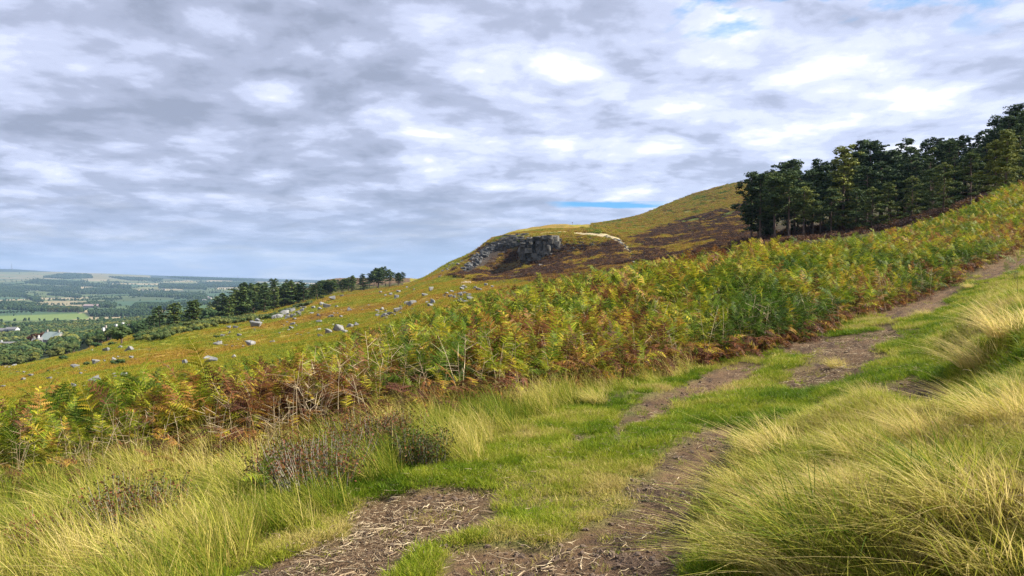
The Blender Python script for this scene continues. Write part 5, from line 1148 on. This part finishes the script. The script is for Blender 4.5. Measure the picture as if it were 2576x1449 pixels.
for (px, py, h, t, v, lab) in [(78, 792, 20, .2, 0, 'large round tree standing in the bright field'), (150, 788, 15, .4, 1, 'smaller round tree in the bright field'), (10, 783, 15, .6, 2, 'pale round tree at the left end of the bright field')] + [(x0, 791 - .35 * i, 12, .15, 3, f'{ORD[i]} tree of the row leading into the bright field') for i, x0 in enumerate((2, 10, 18, 26, 34, 43, 54, 66))]:
    wx, wy = land(px, py, height, 1000, 5000); broad_tree(wx, wy, h, t, v, lab, 'trees in and beside the bright field', 1.2)
for k in range(26):
    px = 120 + 80 * (k + rng.uniform(-.2, .2)) / 25; wx, wy = land(px, 785.5 + rng.uniform(-.8, .3), height, 1500, 4000); broad_tree(wx, wy, 21 + rng.uniform(-2, 2), .62 + rng.normal(0, .05), 4, 'tall pale autumn poplar in the long poplar row beyond the bright field', 'poplars in the long row')

# heath clumps over the mid slope
def heath_proto(h):
    mb = MB(); blades(mb, 46, .32, h * .5, h, .03, (-.1, 0), .4, 2, .5); return mb.mesh('heath_tuft', [M_heath])
C_heath = proto_coll('heath_tufts', [heath_proto(.14), heath_proto(.18), heath_proto(.22), heath_proto(.27)])
HL = []
for i in range(4):
    mb = MB()
    for k in range(6): puff(mb, (rng.normal(0, .3), rng.normal(0, .3), rng.uniform(.05, .25)), .38, 46, .055, .7, .6)
    core(mb, (0, 0, .05), .35, .5); HL.append(mb.mesh('heather', [M_heath]))
C_hl = proto_coll('heather_lumps', HL)
x, y, z, n = UG; scatter('wood_undergrowth', C_hl, np.stack([x, y, z], 1), euler(n, 0), rng.uniform(1.0, 2.2, n), np.clip(rng.normal(.93, .08, n), .6, 1), rng.integers(0, 4, n), 'dark undergrowth beneath the right-hand pines', 'undergrowth')
x, y, rr_, t = polar_samples(80000, 180, 760, 1.1, -R(7), R(17)); z = height(x, y); px, py = proj(x, y, z)
n8 = fbm(x / 6, y / 14, 113, 4); nn = fbm(x / 9, y / 9, 341, 3)
kz = ((px > 1490) & (rr_ > 300) & (nn > .42)) | in_poly(px + (n8 - .5) * 50, py + (nn - .5) * 24, [(1130, 690), (1200, 640), (1240, 605), (1400, 588), (1520, 575), (1600, 570), (1760, 575), (1860, 560), (2000, 560), (2000, 720), (1400, 720), (1330, 690), (1250, 720), (1200, 705)])
k = kz & ~in_poly(px, py, WALLP) & ~in_poly(px, py, SCREE) & (nn > .20) & ~((px > 1225) & (px < 1320) & (py > 622) & (py < 700) & (nn < .55))
x, y, z, px, py, nn, n8, rr_ = [v[k] for v in (x, y, z, px, py, nn, n8, rr_)]; n = len(x)
scatter('heather', C_hl, np.stack([x, y, z - .05], 1), euler(n, .1), rng.uniform(.7, 1.7, n) * np.interp(rr_, [200, 500], [1, 1.6]), np.clip(.94 - sstep(.58, .70, n8) * .45 - (py < np.interp(px, [1500, 1600, 1700, 1860, 2000], [571, 548, 512, 470, 455]) + 46) * rng.uniform(.3, .6, n) + rng.normal(0, .12, n), .05, 1), rng.integers(0, 4, n), 'dark brown heather and olive scrub around the crag', 'heather')
x, y, rr_, t = polar_samples(120000, 40, 420, 1.45, -R(35), R(30)); z = height(x, y); px, py = proj(x, y, z)
a0, a1 = bk_range(t); k = (rr_ > a1 - 3) & ~((rr_ > 200) & (in_poly(px, py, SCREE) | in_poly(px, py, WALLP))) & ~(px > 1865) & ~lower_wood(x, y, px, py); n8 = fbm(x / 6, y / 14, 113, 4); n40 = fbm(x / 34, y / 34, 111, 4)
darkz = in_poly(px, py, [(1130, 690), (1200, 640), (1240, 605), (1400, 592), (1520, 588), (1560, 572), (1640, 590), (1760, 590), (1860, 560), (2100, 560), (2100, 720), (1400, 720), (1230, 690)])
tt = np.clip(.56 - sstep(.38, .56, n40 * .6 + n8 * .4) * .34 + sstep(.54, .7, n8) * .2 + np.where(darkz | in_poly(px, py, [(1162, 685), (1185, 652), (1218, 622), (1250, 608), (1262, 616), (1240, 645), (1215, 672), (1180, 688)]), .46, 0) + rng.normal(0, .09, len(x)), 0, 1)
ridge = np.interp(px, [1500, 1600, 1700, 1860, 2000], [571, 548, 512, 470, 455]); up = (px > 1480) & (rr_ > 200); dn = py - ridge
tt = np.where(up & (dn < 34), .38 + rng.normal(0, .12, len(x)), tt); tt = np.where(up & (dn >= 30) & (dn < 75) & (fbm(x / 12, y / 12, 331, 3) > .46), .16, tt)
x, y, z, rr_, tt = [v[k] for v in (x, y, z, rr_, tt)]; n = len(x)
scatter('heath_clumps', C_heath, np.stack([x, y, z - .03], 1), euler(n, .1), rng.uniform(.6, 1.3, n) * np.interp(rr_, [40, 150, 400], [.75, 1.3, 2.4]), np.clip(tt, 0, 1), rng.integers(0, 4, n), 'orange, rust and green heath plants covering the slope', 'heath')

# ------------------------------------------------------------------ buildings
def house(px, Y, wdt, dep, hgt, roof_h, wall_m, roof_m, lab, rz=0., chim=1, grp=None, name='house', wins=2, zoff=0):
    x = at(px, Y); z = float(height(np.array([x]), np.array([float(Y)]))[0]) + zoff
    e = empty(name, (x, Y, z - .5), rz); tag(e, lab, 'house', grp)
    mb = MB(); a, c_ = wdt / 2, dep / 2; h = hgt + .5
    V = [(-a, -c_, 0), (a, -c_, 0), (a, c_, 0), (-a, c_, 0), (-a, -c_, h), (a, -c_, h), (a, c_, h), (-a, c_, h), (-a, 0, h + roof_h), (a, 0, h + roof_h)]
    mb.add(V, [np.array([(0, 1, 5, 4), (2, 3, 7, 6)]), np.array([(1, 2, 6, 9, 5), (3, 0, 4, 8, 7)])]); obj('wall', mb.mesh('wall', [wall_m], False), e)
    rf = MB(); o_ = .4; k = roof_h / c_
    for s in (-1, 1):
        y1, zz = s * (c_ + o_), h - o_ * k
        V = [(-a - o_, y1, zz), (a + o_, y1, zz), (a + o_, 0, h + roof_h), (-a - o_, 0, h + roof_h)]; V += [(v[0], v[1], v[2] + .3) for v in V]
        rf.add(V, [np.array([(0, 1, 2, 3), (4, 5, 6, 7), (0, 1, 5, 4), (1, 2, 6, 5), (2, 3, 7, 6), (3, 0, 4, 7)])])
    ro = obj('roof', rf.mesh('roof', [roof_m], False), e)
    for c in range(chim):
        m3 = MB(); xx = (-a * .8 + c * a * 1.5); m3.box((xx - .5, -.5, h + roof_h * .7), (xx + .5, .5, h + roof_h + 1.6)); obj('chimney', m3.mesh('chimney', [wall_m], False), ro)
    for w in range(wins):
        xx = -a + wdt * (w + .5) / wins
        for lv in range(2 if hgt > 4.5 else 1):
            m3 = MB(); m3.box((xx - .6, -c_ - .06, 1.4 + lv * 2.8), (xx + .6, -c_ + .05, 2.9 + lv * 2.8)); obj('window', m3.mesh('window', [M_glass], False), e)
    return e
house(108, 560, 8, 7, 6, 3.2, M_white, M_slate, 'white gabled house with dark roof beside the copper beech', R(60), 1, wins=3, zoff=2)
house(98, 590, 9, 7, 5, 3, M_stone, M_slate, 'stone wing with slate roof behind the white gable', R(10), 1, wins=2, zoff=3)
house(134, 560, 17, 9, 5, 5, M_stone, M_green, 'large house with pale green roof among the trees', R(-25), 2, wins=4, zoff=4)
house(20, 620, 12, 8, 4, 2.5, M_white, M_slate, 'low pale house in the trees at the left edge', R(15), 1, zoff=5)
for px, w, lab, rz in ((268, 6, 'white gable wall at the left end of the cottage row', 60), (284, 14, 'long brown-roofed cottage in the row by the moor', -8), (298, 6, 'white cottage with tall chimneys, middle of the row', 75), (322, 9, 'white gabled cottage at the right end of the row', 55)):
    house(px, 420, w * .8, 5, 2.8, 2.3, M_white if 'white' in lab else M_stone, M_slate, lab, R(rz), 1, 'cottages by the moor edge', zoff=1.2)
house(15, 1150, 22, 10, 5, 3, M_stone, M_slate, 'pale long roof in the wood near the left edge', 0, 0, zoff=6); house(30, 1150, 16, 10, 5, 3, M_white, M_slate, 'second pale roof in the wood near the left edge', 0, 0, zoff=7)
house(232, 2900, 60, 20, 6, 6, M_stone, plain('pinkish_roof', (.28, .2, .18)), 'pinkish farm roof in front of the distant dark copse', 0, 0)
for k in range(46):
    px = 340 + 190 * rng.random(); py = np.interp(px, [340, 430, 530], [736, 738, 752]) + rng.normal(0, 4); wx, wy = land(px, py, height, 1500, 9000)
    house(1288 + F * wx / wy, wy, rng.uniform(14, 26), 10, 6, 4, random.choice((M_white, M_stone, M_stone)), M_slate, 'tiny distant house of the village in the far valley', rng.uniform(-.8, .8), 0, 'distant village houses', wins=0)
# masts
def mast(px, Y, h, lab):
    x = at(px, Y); z = float(height(np.array([x]), np.array([Y]))[0]); e = empty('radio_mast', (x, Y, z)); tag(e, lab, 'mast')
    w = h * .05; lg = MB()
    for sx in (-1, 1):
        for sy in (-1, 1): lg = MB(); lg.tube([(sx * w, sy * w, 0), (sx * w * .25, sy * w * .25, h * .8)], (h * .010, h * .007), 4); obj('leg', lg.mesh('leg', [M_steel]), e)
    br = MB()
    for k in range(9):
        t = k / 9 * .8; q = w * (1 - .75 * t / .8); zz = h * t; q2 = w * (1 - .75 * (t + .089) / .8); z2_ = h * (t + .089)
        for s in (-1, 1): br.tube([(-q, s * q, zz), (q2, s * q2, z2_)], (h * .004,) * 2, 3); br.tube([(q, s * q, zz), (-q2, s * q2, z2_)], (h * .004,) * 2, 3)
    obj('bracing', br.mesh('bracing', [M_steel]), e); an = MB(); an.tube([(0, 0, h * .8), (0, 0, h)], (h * .014, h * .008), 5); obj('antenna', an.mesh('antenna', [M_steel]), e)
mast(30, 10600, 110, 'tall lattice radio mast on the wooded hill at the far left'); mast(598, 10500, 60, 'thin distant mast on the far horizon left of centre')
# signpost on the skyline
wx = at(1440, 640); wz = float(height(np.array([wx]), np.array([640.]))[0]); e = empty('signpost', (wx, 640, wz - .2)); tag(e, 'tiny dark post standing on the skyline above the crag', 'post')
m3 = MB(); m3.tube([(0, 0, 0), (0, 0, 2.6)], (.12, .10), 6); obj('post', m3.mesh('post', [M_bark]), e); m3 = MB(); m3.box((-.5, -.06, 2.0), (.3, .06, 2.5)); obj('board', m3.mesh('board', [M_bark], False), e)

# ------------------------------------------------------------------ haze
mb = MB(); mb.box((-13000, -14500, -420), (14500, 14500, 420)); hz_m = bpy.data.materials.new('haze'); hz_m.use_nodes = True; nt = hz_m.node_tree; nt.nodes.clear()
pv = nt.nodes.new('ShaderNodeVolumePrincipled'); pv.inputs['Color'].default_value = (.48, .70, 1.0, 1); pv.inputs['Density'].default_value = 4.8e-5; pv.inputs['Anisotropy'].default_value = 0.2
mo = nt.nodes.new('ShaderNodeOutputMaterial'); nt.links.new(pv.outputs[0], mo.inputs['Volume'])
hz_o = obj('haze', mb.mesh('haze', [hz_m], False)); tag(hz_o, 'thin blue haze over the valley', 'haze', kind='stuff')

# ------------------------------------------------------------------ give look-alikes their place in the label
def ordinal(n):
    if n <= 20: return ORD[n - 1]
    tens = {2: 'twenty', 3: 'thirty', 4: 'forty', 5: 'fifty', 6: 'sixty', 7: 'seventy'}; t, u = divmod(n, 10)
    return tens[t] + '-' + ORD[u - 1] if u else {30: 'thirtieth', 40: 'fortieth', 50: 'fiftieth', 60: 'sixtieth', 70: 'seventieth'}[n]
bpy.context.view_layer.update()
same = {}
for o_ in SC.objects:
    if o_.parent is None and 'label' in o_ and 'category' in o_: same.setdefault(o_['label'], []).append(o_)
for lab, os_ in same.items():
    if 1 < len(os_) < 80 and len(lab.split()) < 14:
        os_.sort(key=lambda q: q.location.x / max(q.location.y, 1))
        for i, q in enumerate(os_): q['label'] = f'{ordinal(i + 1)} from left: {lab}'
